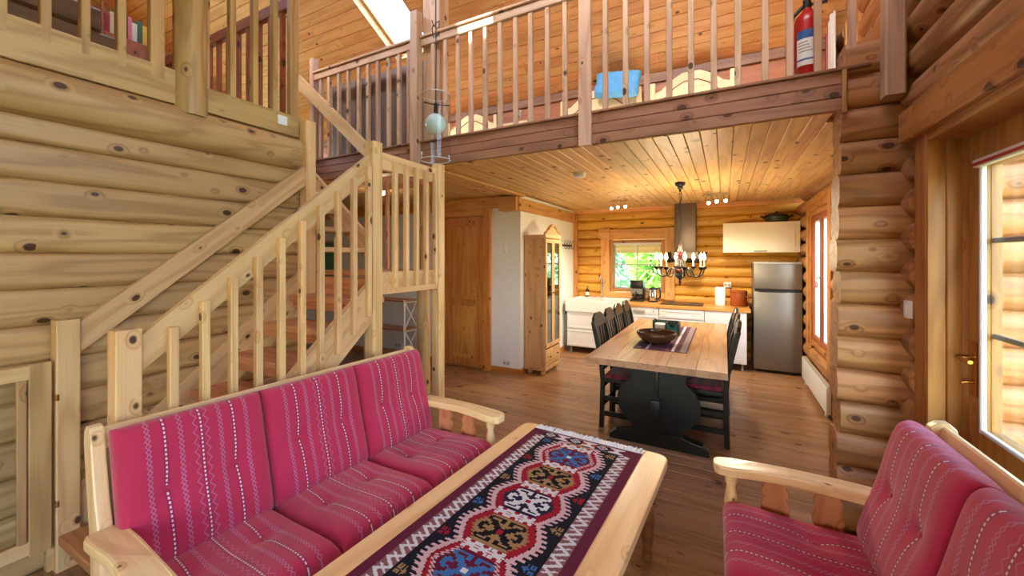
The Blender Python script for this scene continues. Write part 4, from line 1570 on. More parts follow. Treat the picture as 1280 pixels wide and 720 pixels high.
def front(parent, nm, x0, x1, z0, z1, mat=M_white, bead=False):
    d = MB().box((x0 + .002, YF - .02, z0 + .002), (x1 - .002, YF, z1 - .002)).build(nm, mat, parent, None, .002)
    if bead:
        k = x0 + .03
        while k < x1 - .03:
            bd('bead_strip', (k + .0165, YF - .021, z0 + .03), (k + .0165, YF - .021, z1 - .03), .031, .006, (0, -1, 0), mat, d, .002)
            k += .034
    else:
        w_ = .045
        for a, b in (((x0 + .01, z0 + .01), (x1 - .01, z0 + w_)), ((x0 + .01, z1 - w_), (x1 - .01, z1 - .01)), ((x0 + .01, z0 + w_), (x0 + w_, z1 - w_)), ((x1 - w_, z0 + w_), (x1 - .01, z1 - w_))):
            if z1 - z0 > .12:
                bx('frame_strip', (a[0], YF - .025, a[1]), (b[0], YF - .02, b[1]), mat, d, .0015)
    return d


def base_cab(name, label, x0, x1, ztop):
    c = T(name, label, 'cabinet', ((x0 + x1) / 2, YF, 0))
    bx('carcass', (x0, YF, .10), (x1, 6.84, ztop), M_white, c)
    for xx in (x0 + .05, x1 - .05):
        for yy_ in (YF + .05, 6.78):
            MB().lathe([(.018, 0), (.018, .012), (.012, .02), (.012, .10)], 12, (xx, yy_, 0)).build('cabinet_foot', M_rubber, c, 50)
    return c


c = base_cab('sink_cabinet', 'white base cabinet with two wide drawers under the sink', -2.28, -1.36, .665)
for z0_, z1_ in ((.10, .38), (.385, .665)):
    front(c, 'drawer_front', -2.28, -1.36, z0_, z1_)
sk_ = T('sink', 'wide white apron sink beside the kitchen window', 'sink', (-1.82, 6.5, .667))
sm = MB()
sm.box((-2.30, 6.175, .667), (-1.355, 6.20, .855))
sm.box((-2.30, 6.83, .667), (-1.355, 6.855, .855))
sm.box((-2.30, 6.20, .667), (-2.275, 6.83, .855))
sm.box((-1.38, 6.20, .667), (-1.355, 6.83, .855))
sm.box((-2.275, 6.20, .667), (-1.38, 6.83, .70))
sm.box((-1.84, 6.20, .70), (-1.81, 6.83, .82))
sm.build('basin', M_ceramic, sk_, None, .004)
MB().lathe([(.0, .701), (.03, .701), (.03, .704), (.0, .704)], 16, (-2.05, 6.5, 0)).build('drain', M_chrome, sk_, 40)
fc = T('faucet', 'tall chrome tap behind the white sink', 'faucet', (-1.87, 6.80, .855))
MB().tube([(-1.87, 6.80, .855), (-1.87, 6.80, .88)], .026, 14).build('base', M_chrome, fc, 50)
MB().tube([(-1.87, 6.80, .87), (-1.87, 6.80, 1.16), (-1.87, 6.785, 1.215), (-1.87, 6.75, 1.245), (-1.87, 6.70, 1.245), (-1.87, 6.66, 1.215), (-1.87, 6.645, 1.17)], .013, 10).build('spout', M_chrome, fc, 50)
MB().tube([(-1.87, 6.80, 1.06), (-1.82, 6.80, 1.09), (-1.80, 6.80, 1.15)], .008, 8).build('lever', M_chrome, fc, 50)
sb = T('soap_bottle', 'brown pump bottle with pale label beside the sink tap', 'bottle', (-2.13, 6.842, .8555))
sb.location = (-2.13, 6.815, .856)
OFF[sb.name] = Vector((-2.13, 6.815, .856))
MB().lathe([(.0, .856), (.032, .856), (.034, .865), (.034, .955), (.026, .975), (.012, .985), (.012, .995), (.0, .995)], 16, (-2.13, 6.815, 0)).build('bottle_body', plain('amber_glass', (58, 34, 22), .15), sb, 50)
MB().lathe([(.0345, .875), (.0348, .876), (.0348, .935), (.0345, .936)], 16, (-2.13, 6.815, 0)).build('label', M_paper, sb, 50)
MB().tube([(-2.13, 6.815, .99), (-2.13, 6.815, 1.03), (-2.10, 6.80, 1.032)], .006, 8).build('pump', M_black, sb, 50)
ds = MB().lathe([(.0, .856), (.04, .856), (.05, .868), (.045, .87), (.0, .862)], 18, (-1.99, 6.815, 0)).build('soap_dish', plain('pink_plastic', (232, 150, 140), .4), None, 50)
tag(ds, 'small pink soap dish beside the tap', 'dish')
dcl = MB().prism([(0, 0), (.06, .0), (.085, .02), (.07, .16), (.055, .20), (.03, .20), (.012, .15), (-.01, .05)], (-2.318, 6.26, .60), (0, 1, 0), (0, 0, 1), .03).build('dishcloth', M_black, None, None, .006)
tag(dcl, 'dark dishcloth hanging at the end of the sink cabinet', 'cloth')

c = base_cab('dishwasher', 'white built-in dishwasher with a bar handle next to the sink', -1.355, -.86, .795)
front(c, 'door_front', -1.355, -.86, .10, .69)
pn = bx('control_panel', (-1.353, YF - .02, .692), (-.862, YF, .793), M_white, c, .002)
bx('handle', (-1.22, YF - .045, .725), (-1.05, YF - .02, .765), M_rubber, pn, .006)
knob(pn, -.93, YF - .02, .745, M_rubber)
c = base_cab('drawer_cabinet', 'white base cabinet with knobbed drawers under the hob', -.855, -.255, .795)
for z0_, z1_ in ((.10, .36), (.365, .645), (.65, .793)):
    d = front(c, 'drawer_front', -.855, -.255, z0_, z1_)
    for xk in (-.76, -.35):
        knob(d, xk, YF - .022, (z0_ + z1_) / 2, M_white)
c = base_cab('beadboard_cabinet', 'white base cabinet with a tongue-and-groove door next to the fridge', -.25, .26, .795)
front(c, 'door_front', -.25, .26, .10, .793, bead=True)
wt = T('worktop', 'long oiled wooden worktop on the white base cabinets', 'worktop', (-.5, 6.5, .8))
for k in range(4):
    bd('stave', (-1.352, 6.185 + .0825 + k * .165, .8205), (.305, 6.185 + .0825 + k * .165, .8205), .1648, .041, (0, 0, 1), M_work, wt, .002)
hb = T('hob', 'flat black glass hob set on the worktop', 'hob', (-.55, 6.5, .8415))
bx('glass_top', (-.86, 6.29, .8415), (-.28, 6.77, .8475), M_black, hb, .002)
for hx, hy, hr in ((-.72, 6.41, .08), (-.42, 6.41, .07), (-.72, 6.64, .07), (-.42, 6.64, .08)):
    MB().lathe([(hr - .006, .8475), (hr - .006, .8482), (hr, .8482), (hr, .8475)], 24, (hx, hy, 0)).build('cooking_ring', M_rubber, hb, 50)

# coffee maker, kettle, towel roll, crock
cm_ = T('coffee_maker', 'tall black filter coffee machine with glass jug under the window', 'coffee maker', (-1.235, 6.62, .8415))
bx('base', (-1.335, 6.52, .8415), (-1.135, 6.73, .875), M_black, cm_, .008)
bx('water_tank', (-1.335, 6.66, .875), (-1.135, 6.74, 1.17), M_black, cm_, .01)
bx('filter_head', (-1.335, 6.52, 1.05), (-1.135, 6.66, 1.175), M_black, cm_, .012)
jug = MB().lathe([(.0, .877), (.06, .877), (.072, .90), (.072, .96), (.055, 1.01), (.05, 1.035)], 20, (-1.235, 6.585, 0)).build('glass_jug', M_glass2, cm_, 50)
MB().lathe([(.0, .879), (.058, .879), (.068, .90), (.068, .925), (.0, .925)], 20, (-1.235, 6.585, 0)).build('coffee', plain('coffee', (40, 24, 16), .2), jug, 50)
MB().tube([(-1.235, 6.512, .99), (-1.235, 6.475, .985), (-1.235, 6.465, .95), (-1.235, 6.48, .91), (-1.235, 6.512, .905)], .009, 8).build('jug_handle', M_black, jug, 50)
bx('steel_band', (-1.325, 6.515, .965), (-1.145, 6.521, 1.045), M_steel, cm_)
kt = T('kettle', 'black and steel electric kettle next to the coffee machine', 'kettle', (-1.0, 6.62, .8415))
MB().lathe([(.0, .8415), (.075, .8415), (.078, .86), (.0, .862)], 20, (-1.0, 6.62, 0)).build('power_base', M_black, kt, 50)
MB().lathe([(.0, .862), (.07, .862), (.074, .88), (.068, .97), (.06, 1.03), (.0, 1.03)], 22, (-1.0, 6.62, 0)).build('kettle_body', M_chrome, kt, 50)
MB().lathe([(.0, 1.03), (.06, 1.03), (.055, 1.055), (.02, 1.07), (.0, 1.072)], 22, (-1.0, 6.62, 0)).build('lid', M_black, kt, 50)
MB().tube([(-.95, 6.60, 1.05), (-.90, 6.585, 1.055), (-.885, 6.58, 1.00), (-.89, 6.58, .92), (-.925, 6.595, .89)], .013, 8).build('handle', M_black, kt, 50)
MB().tube([(-1.06, 6.62, .99), (-1.09, 6.62, 1.02)], [.022, .012], 10).build('spout', M_chrome, kt, 50)
pt = T('paper_towel', 'white paper towel roll standing on the worktop', 'paper towel', (-.06, 6.62, .8415))
MB().lathe([(.022, .8415), (.066, .842), (.068, .85), (.068, 1.10), (.064, 1.105), (.022, 1.105)], 26, (-.06, 6.62, 0)).build('roll', M_paper, pt, 50)
MB().lathe([(.0, 1.105), (.021, 1.105), (.021, 1.1065), (.0, 1.107)], 18, (-.06, 6.62, 0)).build('core', M_crock, pt, 50)
ck = T('crock', 'brown round lidded crock on the worktop beside the fridge', 'crock', (.175, 6.62, .8415))
MB().lathe([(.0, .8415), (.098, .8415), (.106, .85), (.108, 1.02), (.104, 1.04), (.0, 1.04)], 28, (.175, 6.62, 0)).build('pot', M_crock, ck, 50)
MB().lathe([(.0, 1.04), (.11, 1.04), (.112, 1.055), (.10, 1.066), (.0, 1.07)], 28, (.175, 6.62, 0)).build('lid', M_crock, ck, 50)
MB().tube([(.27, 6.57, .98), (.30, 6.555, .97), (.30, 6.555, .93), (.275, 6.57, .92)], .008, 8).build('handle', M_crock, ck, 50)
so = T('wall_socket', 'white double socket on the log wall behind the towel roll', 'socket', (.05, 6.85, 1.12))
bx('plate', (-.015, 6.838, 1.09), (.085, 6.855, 1.17), M_white, so, .003)
for xk in (.012, .058):
    MB().tube([(xk, 6.838, 1.13), (xk, 6.835, 1.13)], .016, 14).build('socket_well', M_rubber, so, 40)
MB().tube([(.06, 6.83, 1.12), (.085, 6.80, 1.05), (.09, 6.80, .95), (.10, 6.79, .845)], .004, 6).build('cable', M_black, so)

# hood
M_hood = plain('hood_steel', (112, 100, 90), .4, metal=.8, var=.05, scale=10)
hd_ = T('cooker_hood', 'steel chimney cooker hood with smoked glass visor over the hob', 'hood', (-.525, 6.7, 1.5))
bx('chimney', (-.68, 6.58, 1.62), (-.385, 6.853, ZC), M_hood, hd_, .003)
bx('motor_box', (-.72, 6.56, 1.50), (-.345, 6.853, 1.62), M_hood, hd_, .006)
MB().add([(-.80, 6.83, 1.62), (-.24, 6.83, 1.62), (-.24, 6.40, 1.46), (-.80, 6.40, 1.46), (-.80, 6.83, 1.628), (-.24, 6.83, 1.628), (-.24, 6.40, 1.468), (-.80, 6.40, 1.468)], [(3, 2, 1, 0), (4, 5, 6, 7), (0, 1, 5, 4), (1, 2, 6, 5), (2, 3, 7, 6), (3, 0, 4, 7)]).build('visor', M_visor, hd_)

# wall cupboard and tureen on it
wc = T('wall_cupboard', 'cream wall cupboard with a panelled flap above the fridge', 'cupboard', (.43, 6.7, 1.61))
bx('carcass', (-.02, 6.52, 1.61), (.885, 6.853, 2.03), M_cream, wc)
df = bx('flap_door', (-.022, 6.50, 1.612), (.887, 6.52, 2.028), M_cream, wc, .002)
bx('panel', (.035, 6.495, 1.67), (.83, 6.50, 1.97), M_cream, df, .003)
for k in range(11):
    zk = 1.675 + k * .0268
    bd('bead_strip', (.037, 6.494, zk + .012), (.828, 6.494, zk + .012), .0255, .004, (0, -1, 0), M_cream, df, .0015)
MB().tube([(.36, 6.497, 1.628), (.36, 6.475, 1.628), (.51, 6.475, 1.628), (.51, 6.497, 1.628)], .005, 8).build('handle', M_iron, df, 50)
tu = T('casserole', 'dark iron casserole with handles on top of the wall cupboard', 'pot', (.64, 6.70, 2.031))
MB().lathe([(.0, 2.031), (.12, 2.031), (.135, 2.05), (.145, 2.11), (.14, 2.115), (.0, 2.115)], 26, (.64, 6.70, 0)).build('pot', plain('dark_green_iron', (52, 58, 44), .35, var=.3, scale=16), tu, 50)
MB().lathe([(.0, 2.115), (.148, 2.115), (.145, 2.13), (.09, 2.155), (.02, 2.165), (.018, 2.185), (.0, 2.19)], 26, (.64, 6.70, 0)).build('lid', M_iron, tu, 50)
for s_ in (-1, 1):
    MB().tube([(.64 + s_ * .14, 6.66, 2.10), (.64 + s_ * .185, 6.67, 2.125), (.64 + s_ * .185, 6.73, 2.125), (.64 + s_ * .14, 6.74, 2.10)], .011, 8).build('handle', M_iron, tu, 50)

# fridge
fg = T('fridge', 'grey steel fridge freezer with two doors in the kitchen corner', 'fridge', (.615, 6.6, 0))
bx('cabinet', (.345, 6.36, .03), (.882, 6.85, 1.45), M_steel, fg, .004)
bx('fridge_door', (.343, 6.30, .045), (.884, 6.355, 1.085), M_steel, fg, .012)
bx('freezer_door', (.343, 6.30, 1.12), (.884, 6.355, 1.455), M_steel, fg, .012)
bx('handle_recess', (.36, 6.315, 1.088), (.868, 6.352, 1.117), M_black, fg)
bx('top_cover', (.343, 6.31, 1.456), (.884, 6.85, 1.478), M_rubber, fg, .004)
bx('grip', (.40, 6.295, 1.078), (.72, 6.31, 1.095), M_black, fg, .003)
bx('plinth', (.36, 6.37, 0), (.868, 6.84, .035), M_black, fg)

# radiator
ra = T('radiator', 'low white panel heater under the kitchen side window', 'heater', (.88, 5.4, .06))
bx('panel', (.845, 4.72, .06), (.885, 6.08, .315), M_white, ra, .006)
bx('top_grille', (.848, 4.73, .3155), (.883, 6.07, .322), M_rubber, ra)
for yv in (4.85, 5.95):
    bx('bracket', (.86, yv - .02, 0), (.88, yv + .02, .06), M_white, ra)

# display cabinet
vc = T('display_cabinet', 'tall knotty pine display cabinet with glazed doors against the plaster wall', 'cabinet', (-2.2, 5.04, 0))
vx0, vx1, vy0, vy1 = -2.352, -2.06, 4.78, 5.30
bd('side_panel', (-2.206, vy0 + .01, .08), (-2.206, vy0 + .01, 1.80), .29, .02, (0, -1, 0), M_vitr, vc)
bd('side_panel', (-2.206, vy1 - .01, .08), (-2.206, vy1 - .01, 1.80), .29, .02, (0, 1, 0), M_vitr, vc)
bx('back_panel', (vx0, vy0 + .02, .08), (vx0 + .012, vy1 - .02, 1.80), M_vitr, vc)
bx('plinth', (vx0, vy0 - .008, .06), (vx1 + .012, vy1 + .008, .11), M_vitr, vc, .005)
bx('cornice', (vx0, vy0 - .018, 1.795), (vx1 + .02, vy1 + .018, 1.84), M_vitr, vc, .008)
bx('bottom', (vx0 + .012, vy0 + .02, .345), (vx1 - .004, vy1 - .02, .36), M_vitr, vc)
for zs_ in (.72, 1.06, 1.40):
    shf = bx('shelf', (vx0 + .012, vy0 + .02, zs_), (vx1 - .03, vy1 - .02, zs_ + .015), M_vitr, vc)
ped = [(-.27, 0), (.27, 0), (.255, .03), (.18, .055), (.12, .10), (.06, .135), (.0, .15), (-.06, .135), (-.12, .10), (-.18, .055), (-.255, .03)]
pdm = MB().prism(ped, (vx1 - .005, (vy0 + vy1) / 2, 1.84), (0, 1, 0), (0, 0, 1), .03).build('pediment', M_vitr, vc, None, .004)
for s_ in (-1, 1):
    MB().tube([(vx1 + .012, 5.04 + s_ * .24, 1.87), (vx1 + .012, 5.04 + s_ * .16, 1.895), (vx1 + .012, 5.04 + s_ * .07, 1.95), (vx1 + .012, 5.04 + s_ * .03, 1.95)], .014, 8).build('scroll', M_vitr, pdm, 50)
for k in range(2):
    y0_ = vy0 + .004 + k * .258
    y1_ = y0_ + .254
    dr = bx('drawer', (vx1 - .006, y0_, .125), (vx1 + .012, y1_, .335), M_vitr, vc, .004)
    knob(dr, vx1 + .012, (y0_ + y1_) / 2, .23, M_leg, (1, 0, 0))
    dd = MB()
    for a, b in (((y0_, .36), (y0_ + .042, 1.785)), ((y1_ - .042, .36), (y1_, 1.785)), ((y0_ + .042, .36), (y1_ - .042, .41)), ((y0_ + .042, 1.735), (y1_ - .042, 1.785))):
        dd.box((vx1 - .006, a[0], a[1]), (vx1 + .014, b[0], b[1]))
    dd = dd.build('door', M_vitr, vc, grain='z')
    MB().box((vx1 + .002, y0_ + .04, .405), (vx1 + .005, y1_ - .04, 1.74)).build('pane', pane_mat('cabinet_glass', (205, 212, 214), .3), dd)
    knob(dd, vx1 + .014, (y1_ - .02) if k == 0 else (y0_ + .02), 1.07, M_leg, (1, 0, 0))
for yv in (vy0 + .05, vy1 - .05):
    for xv in (vx0 + .06, vx1 - .05):
        MB().lathe([(.0, 0), (.026, 0), (.036, .02), (.036, .038), (.022, .055), (.022, .062), (.0, .062)], 16, (xv, yv, 0)).build('bun_foot', M_vitr, vc, 50)
# glassware inside
gi = 0
for zs_, kinds in ((.735, 'jb'), (1.075, 'bj'), (1.415, 'jb')):
    for k, kd in enumerate(kinds):
        gy = 4.92 + k * .24
        if kd == 'j':
            o = MB().lathe([(.0, .0), (.035, .0), (.05, .05), (.045, .10), (.03, .14), (.034, .17)], 18, (-2.17, gy, zs_)).build('glass_jug', M_glass2, None, 50)
            tag(o, ['glass jug on the middle shelf behind the cabinet glass', 'glass jug on the lower cabinet shelf', 'glass jug on the upper cabinet shelf'][gi % 3], 'jug', 'glassware in the display cabinet')
        else:
            o = MB().lathe([(.0, .0), (.03, .0), (.035, .01), (.07, .05), (.08, .075), (.074, .075), (.06, .05), (.0, .02)], 20, (-2.17, gy, zs_)).build('stoneware_bowl', M_ceramic, None, 50)
            tag(o, ['white bowl in the display cabinet on the lower shelf', 'white bowl in the display cabinet on the middle shelf', 'white bowl in the display cabinet on the upper shelf'][{.735: 0, 1.075: 1, 1.415: 2}[zs_]], 'bowl', 'bowls in the display cabinet')
        if kd == 'j':
            o['label'] = {.735: 'glass jug on the lower shelf of the display cabinet', 1.075: 'glass jug on the middle shelf of the display cabinet', 1.415: 'glass jug on the upper shelf of the display cabinet'}[zs_]
        gi += 1

# coat hooks
hk = T('hook_rail', 'small iron hook rail on the plaster wall by the display cabinet', 'hooks', (-2.36, 6.45, 1.7))
bd('rail', (-2.362, 6.22, 1.74), (-2.362, 6.66, 1.74), .03, .012, (1, 0, 0), M_iron, hk)
for k in range(4):
    yv = 6.27 + k * .115
    MB().tube([(-2.357, yv, 1.755), (-2.33, yv, 1.80), (-2.325, yv, 1.83)], .005, 6).build('hook', M_iron, hk, 50)
    MB().tube([(-2.357, yv, 1.735), (-2.325, yv, 1.68), (-2.305, yv, 1.69), (-2.30, yv, 1.72)], .005, 6).build('hook', M_iron, hk, 50)
# plates on the plaster
s1 = T('light_switch', 'white switch plate high on the plaster corner wall', 'switch', (-2.6, 4.69, 1.62))
bx('plate', (-2.625, 4.682, 1.60), (-2.575, 4.692, 1.73), M_white, s1, .003)
bx('rocker', (-2.615, 4.678, 1.625), (-2.585, 4.683, 1.705), M_plaster, s1, .002)
s2 = T('skirting_socket', 'white socket low on the plaster corner wall', 'socket', (-2.57, 4.69, .12))
bx('plate', (-2.63, 4.678, .09), (-2.52, 4.692, .17), M_white, s2, .003)
for xk in (-2.602, -2.548):
    MB().tube([(xk, 4.678, .13), (xk, 4.675, .13)], .018, 14).build('socket_well', M_rubber, s2, 40)
s3 = T('hall_socket', 'white double socket on the hall wall behind the landing', 'socket', (-4.5, 4.69, .16))
bx('plate', (-4.58, 4.678, .13), (-4.44, 4.692, .215), M_white, s3, .003)
for xk in (-4.545, -4.475):
    MB().tube([(xk, 4.678, .172), (xk, 4.675, .172)], .018, 14).build('socket_well', M_rubber, s3, 40)
s4 = T('door_switch', 'white switch plate on the log wall beside the door frame', 'switch', (.82, 2.72, 1.2))
bx('plate', (.822, 2.745, 1.235), (.842, 2.80, 1.325), M_white, s4, .003)
bx('rocker', (.819, 2.756, 1.255), (.823, 2.789, 1.305), M_plaster, s4, .002)
gp = T('green_panel', 'green framed panel on the hall wall behind the stair treads', 'panel', (-6.1, 4.67, 1.2))
bx('board', (-6.35, 4.67, 1.15), (-5.85, 4.69, 1.80), M_greenp, gp)
for a, b in (((-6.38, 1.12), (-6.35, 1.83)), ((-5.85, 1.12), (-5.82, 1.83)), ((-6.35, 1.80), (-5.85, 1.83)), ((-6.35, 1.12), (-5.85, 1.15))):
    bx('frame', (a[0], 4.66, a[1]), (b[0], 4.692, b[1]), M_rail, gp)

# X-braced shelf under the landing view
xs = T('cross_shelf', 'narrow white shelf with crossed braces in the hall', 'shelf', (-4.3, 4.5, 0))
for yv in (4.33, 4.60):
    bd('upright', (-4.05, yv, 0), (-4.05, yv, .93), .03, .02, (1, 0, 0), M_cream, xs)
    bd('upright', (-4.85, yv, 0), (-4.85, yv, .93), .03, .02, (1, 0, 0), M_cream, xs)
for z in (.10, .48, .90):
    bx('shelf_board', (-4.86, 4.32, z), (-4.04, 4.61, z + .02), M_splat, xs)
    bd('cross_rail', (-4.05, 4.34, z), (-4.05, 4.59, z), .03, .018, (1, 0, 0), M_cream, xs)
for z0_, z1_ in ((.12, .47), (.51, .89)):
    bd('brace', (-4.05, 4.34, z0_), (-4.05, 4.59, z1_), .018, .014, (1, 0, 0), M_cream, xs)
    bd('brace', (-4.05, 4.34, z1_), (-4.05, 4.59, z0_), .018, .012, (1, 0, 0), M_cream, xs)

# pendant: globe in a glass cylinder
PX, PY, PZ = -1.85, 2.30, 2.52
pd = T('pendant_lamp', 'opal globe pendant inside a clear glass cylinder hanging by the landing', 'lamp', (PX, PY, PZ))
MB().lathe([(.076 * math.sin(PI * k / 16) + 1e-4, -.076 * math.cos(PI * k / 16)) for k in range(17)], 24, (PX, PY, PZ - .01)).build('globe', M_opal, pd, 80)
gc = MB()
n_ = 36
for r_, sgn in ((.108, 1), (.105, -1)):
    vv = []
    for z_ in (PZ - .27, PZ + .20):
        for k in range(n_):
            a = 2 * PI * k / n_
            vv.append((PX + r_ * math.cos(a), PY + r_ * math.sin(a), z_))
    gc.add(vv, [(k, (k + 1) % n_, (k + 1) % n_ + n_, k + n_) if sgn > 0 else (k + n_, (k + 1) % n_ + n_, (k + 1) % n_, k) for k in range(n_)])
gc.build('glass_cylinder', M_glass2, pd, 60)
for z_ in (PZ - .27, PZ + .20):
    MB().tube([(PX + .107 * math.cos(2 * PI * k / 36), PY + .107 * math.sin(2 * PI * k / 36), z_) for k in range(37)], .003, 6, False).build('glass_rim', plain('rim_glass', (205, 205, 200), .1), pd, 60)
MB().tube([(PX, PY, PZ + .06), (PX, PY, PZ + .14)], .014, 10).build('socket', M_iron, pd, 50)
for k in range(3):
    a = 2 * PI * k / 3 + .3
    MB().tube([(PX, PY, PZ + .13), (PX + .106 * math.cos(a), PY + .106 * math.sin(a), PZ + .12)], .004, 6).build('spider_arm', M_iron, pd)
MB().tube([(PX, PY, PZ + .13), (PX + .003, PY, PZ + .5), (PX, PY, PZ + 1.0), (PX, PY, zroof(PY) - .0)], .004, 6).build('cord', M_iron, pd)
MB().tube([(PX + .03 * math.cos(k * .9), PY + .02 * math.sin(k * .9), PZ + .62 + .012 * k + .03 * math.sin(k * 1.7)) for k in range(12)], .004, 6).build('cord_loop', M_iron, pd)

# ------------------------------------------------------------------ loft things
sp_ = T('boarded_screen', 'dark grey-brown boarded screen behind the loft railing by the stairs', 'screen', (-3.2, 3.05, ZL))
M_grey = pine('grey_boards', (128, 106, 100), (96, 76, 72), rings=4, knots=.5)
for k in range(11):
    bd('screen_board', (-3.86 + k * .125, 3.05, ZL + .002), (-3.86 + k * .125, 3.05, 3.47), .121, .022, (0, -1, 0), M_grey, sp_, .006)
bd('screen_rail', (-3.93, 3.075, 3.3), (-2.55, 3.075, 3.3), .08, .022, (0, -1, 0), M_grey, sp_)
bd('screen_rail', (-3.93, 3.075, 2.75), (-2.55, 3.075, 2.75), .08, .022, (0, -1, 0), M_grey, sp_)
fx = T('fire_extinguisher', 'red fire extinguisher with blue and white label standing on the loft edge', 'fire extinguisher', (.44, 2.98, ZL))
ex, ey = .44, 2.98
MB().lathe([(.0, ZL), (.062, ZL), (.066, ZL + .01), (.066, ZL + .36), (.058, ZL + .40), (.03, ZL + .43), (.022, ZL + .45), (.0, ZL + .45)], 28, (ex, ey, 0)).build('cylinder', M_redpaint, fx, 40)


def curved_label(nm, z0_, z1_, a0, a1, mat, r_=.0672):
    vv, ff = [], []
    m_ = 14
    for k in range(m_ + 1):
        a = math.radians(a0 + (a1 - a0) * k / m_)
        vv += [(ex + r_ * math.cos(a), ey + r_ * math.sin(a), z0_), (ex + r_ * math.cos(a), ey + r_ * math.sin(a), z1_)]
    for k in range(m_):
        ff.append((2 * k, 2 * k + 2, 2 * k + 3, 2 * k + 1))
    MB().add(vv, ff).build(nm, mat, fx, 60)


curved_label('label', ZL + .09, ZL + .30, 215, 300, M_paper)
curved_label('label_band', ZL + .25, ZL + .30, 216, 299, M_bluepr, .0678)
curved_label('label_band', ZL + .12, ZL + .13, 216, 299, M_bluepr, .0678)
for k in range(4):
    curved_label('label_print', ZL + .17 + k * .018, ZL + .178 + k * .018, 222, 285 - k * 7, M_rubber, .0678)
MB().tube([(ex, ey, ZL + .44), (ex, ey, ZL + .49)], .022, 12).build('valve', M_iron, fx, 50)
MB().bar((ex - .02, ey, ZL + .50), (ex + .10, ey, ZL + .53), .02, .012).build('lever', M_iron, fx)
MB().bar((ex - .02, ey, ZL + .475), (ex + .10, ey, ZL + .47), .02, .012).build('carry_handle', M_iron, fx)
MB().tube([(ex - .02, ey, ZL + .47), (ex - .07, ey, ZL + .42), (ex - .095, ey, ZL + .30), (ex - .09, ey, ZL + .15), (ex - .07, ey, ZL + .10)], .011, 8).build('hose', M_black, fx, 50)


def bed(label, x0, x1):
    b = T('bed', label, 'bed', ((x0 + x1) / 2, 4.3, ZL), 0, 'beds on the loft')
    w_ = x1 - x0
    cxm = (x0 + x1) / 2
    hp = [(-w_ / 2, 0), (w_ / 2, 0), (w_ / 2, .62), (w_ / 2 - .05, .64), (w_ * .36, .66), (w_ * .25, .74), (w_ * .1, .80), (-w_ * .1, .80), (-w_ * .25, .74), (-w_ * .36, .66), (-w_ / 2 + .05, .64), (-w_ / 2, .62)]
    h_ = MB().prism(hp, (cxm, 4.42, ZL + .02), (1, 0, 0), (0, 0, 1), .03).build('headboard', M_bedw, b, None, .004)
    pp = [(cxm - w_ * .40, ZL + .50), (cxm - w_ * .40, ZL + .58), (cxm - w_ * .30, ZL + .60), (cxm - w_ * .2, ZL + .68), (cxm - w_ * .08, ZL + .73), (cxm + w_ * .08, ZL + .73), (cxm + w_ * .2, ZL + .68), (cxm + w_ * .3, ZL + .60), (cxm + w_ * .40, ZL + .58), (cxm + w_ * .40, ZL + .50)]
    MB().tube([(px, 4.402, pz) for px, pz in pp], .006, 6).build('carved_line', M_leg, h_)
    bx('mattress', (x0 + .03, 3.42, ZL + .11), (x1 - .03, 4.39, ZL + .19), M_paper, b, .02)
    bx('bed_frame', (x0, 3.4, ZL + .04), (x1, 4.40, ZL + .11), M_bedw, b, .006)
    for xx in (x0 + .03, x1 - .03):
        bd('bed_post', (xx, 4.41, ZL), (xx, 4.41, ZL + .76), .05, .05, (1, 0, 0), M_bedw, b)
        bd('bed_leg', (xx, 3.42, ZL + .001), (xx, 3.42, ZL + .18), .05, .05, (1, 0, 0), M_bedw, b)
    return b


bed('pale pine bed with arched headboard nearest the fire extinguisher', -.70, .10)
bed('pale pine bed with arched headboard and a blue pillow on it', -1.70, -.78)
bed('pale pine bed on the loft next to the roof post', -3.35, -2.55)
bl = cushion_mesh('blue_pillow', .46, .26, .14, n=14)
for v_ in bl.vertices:
    v_.co.z += .012 * math.sin(v_.co.x * 37) * math.cos(v_.co.y * 41)
blo = mk('blue_pillow', bl, M_bluecl, None, Matrix.Translation((-1.02, 4.325, ZL + .80)) @ Matrix.Rotation(math.radians(8), 4, 'Y') @ Matrix.Rotation(math.radians(80), 4, 'X'))
tag(blo, 'crumpled bright blue pillow propped against a loft headboard', 'pillow')
ns = T('bedside_table', 'small pine bedside table between the loft beds', 'table', (-2.25, 4.42, ZL))
bx('top', (-2.42, 4.28, ZL + .55), (-2.08, 4.56, ZL + .58), M_bedw, ns, .004)
for xx in (-2.39, -2.11):
    for yv in (4.31, 4.53):
        bd('leg', (xx, yv, ZL), (xx, yv, ZL + .55), .035, .035, (1, 0, 0), M_bedw, ns)
bx('drawer', (-2.37, 4.29, ZL + .43), (-2.13, 4.31, ZL + .54), M_bedw, ns, .003)
def reading_lamp(label, x, y, z):
    b_ = T('reading_lamp', label, 'lamp', (x, y, z))
    MB().tube([(x, y, z), (x, y - .02, z)], .03, 14).build('wall_plate', M_rubber, b_, 50)
    MB().tube([(x, y - .02, z), (x, y - .07, z + .02), (x, y - .10, z + .05)], .006, 8).build('arm', M_rubber, b_, 50)
    MB().tube([(x, y - .10, z + .045), (x, y - .105, z + .10)], [.018, .036], 14).build('shade', M_rubber, b_, 50)
    MB().lathe([(.0, -.02), (.014, -.012), (.019, .0), (.014, .012), (.0, .02)], 12, (x, y - .106, z + .105)).build('bulb', M_opal, b_, 60)


reading_lamp('small grey lamp on the loft knee wall above the bedside table', -2.25, 4.56, 3.26)
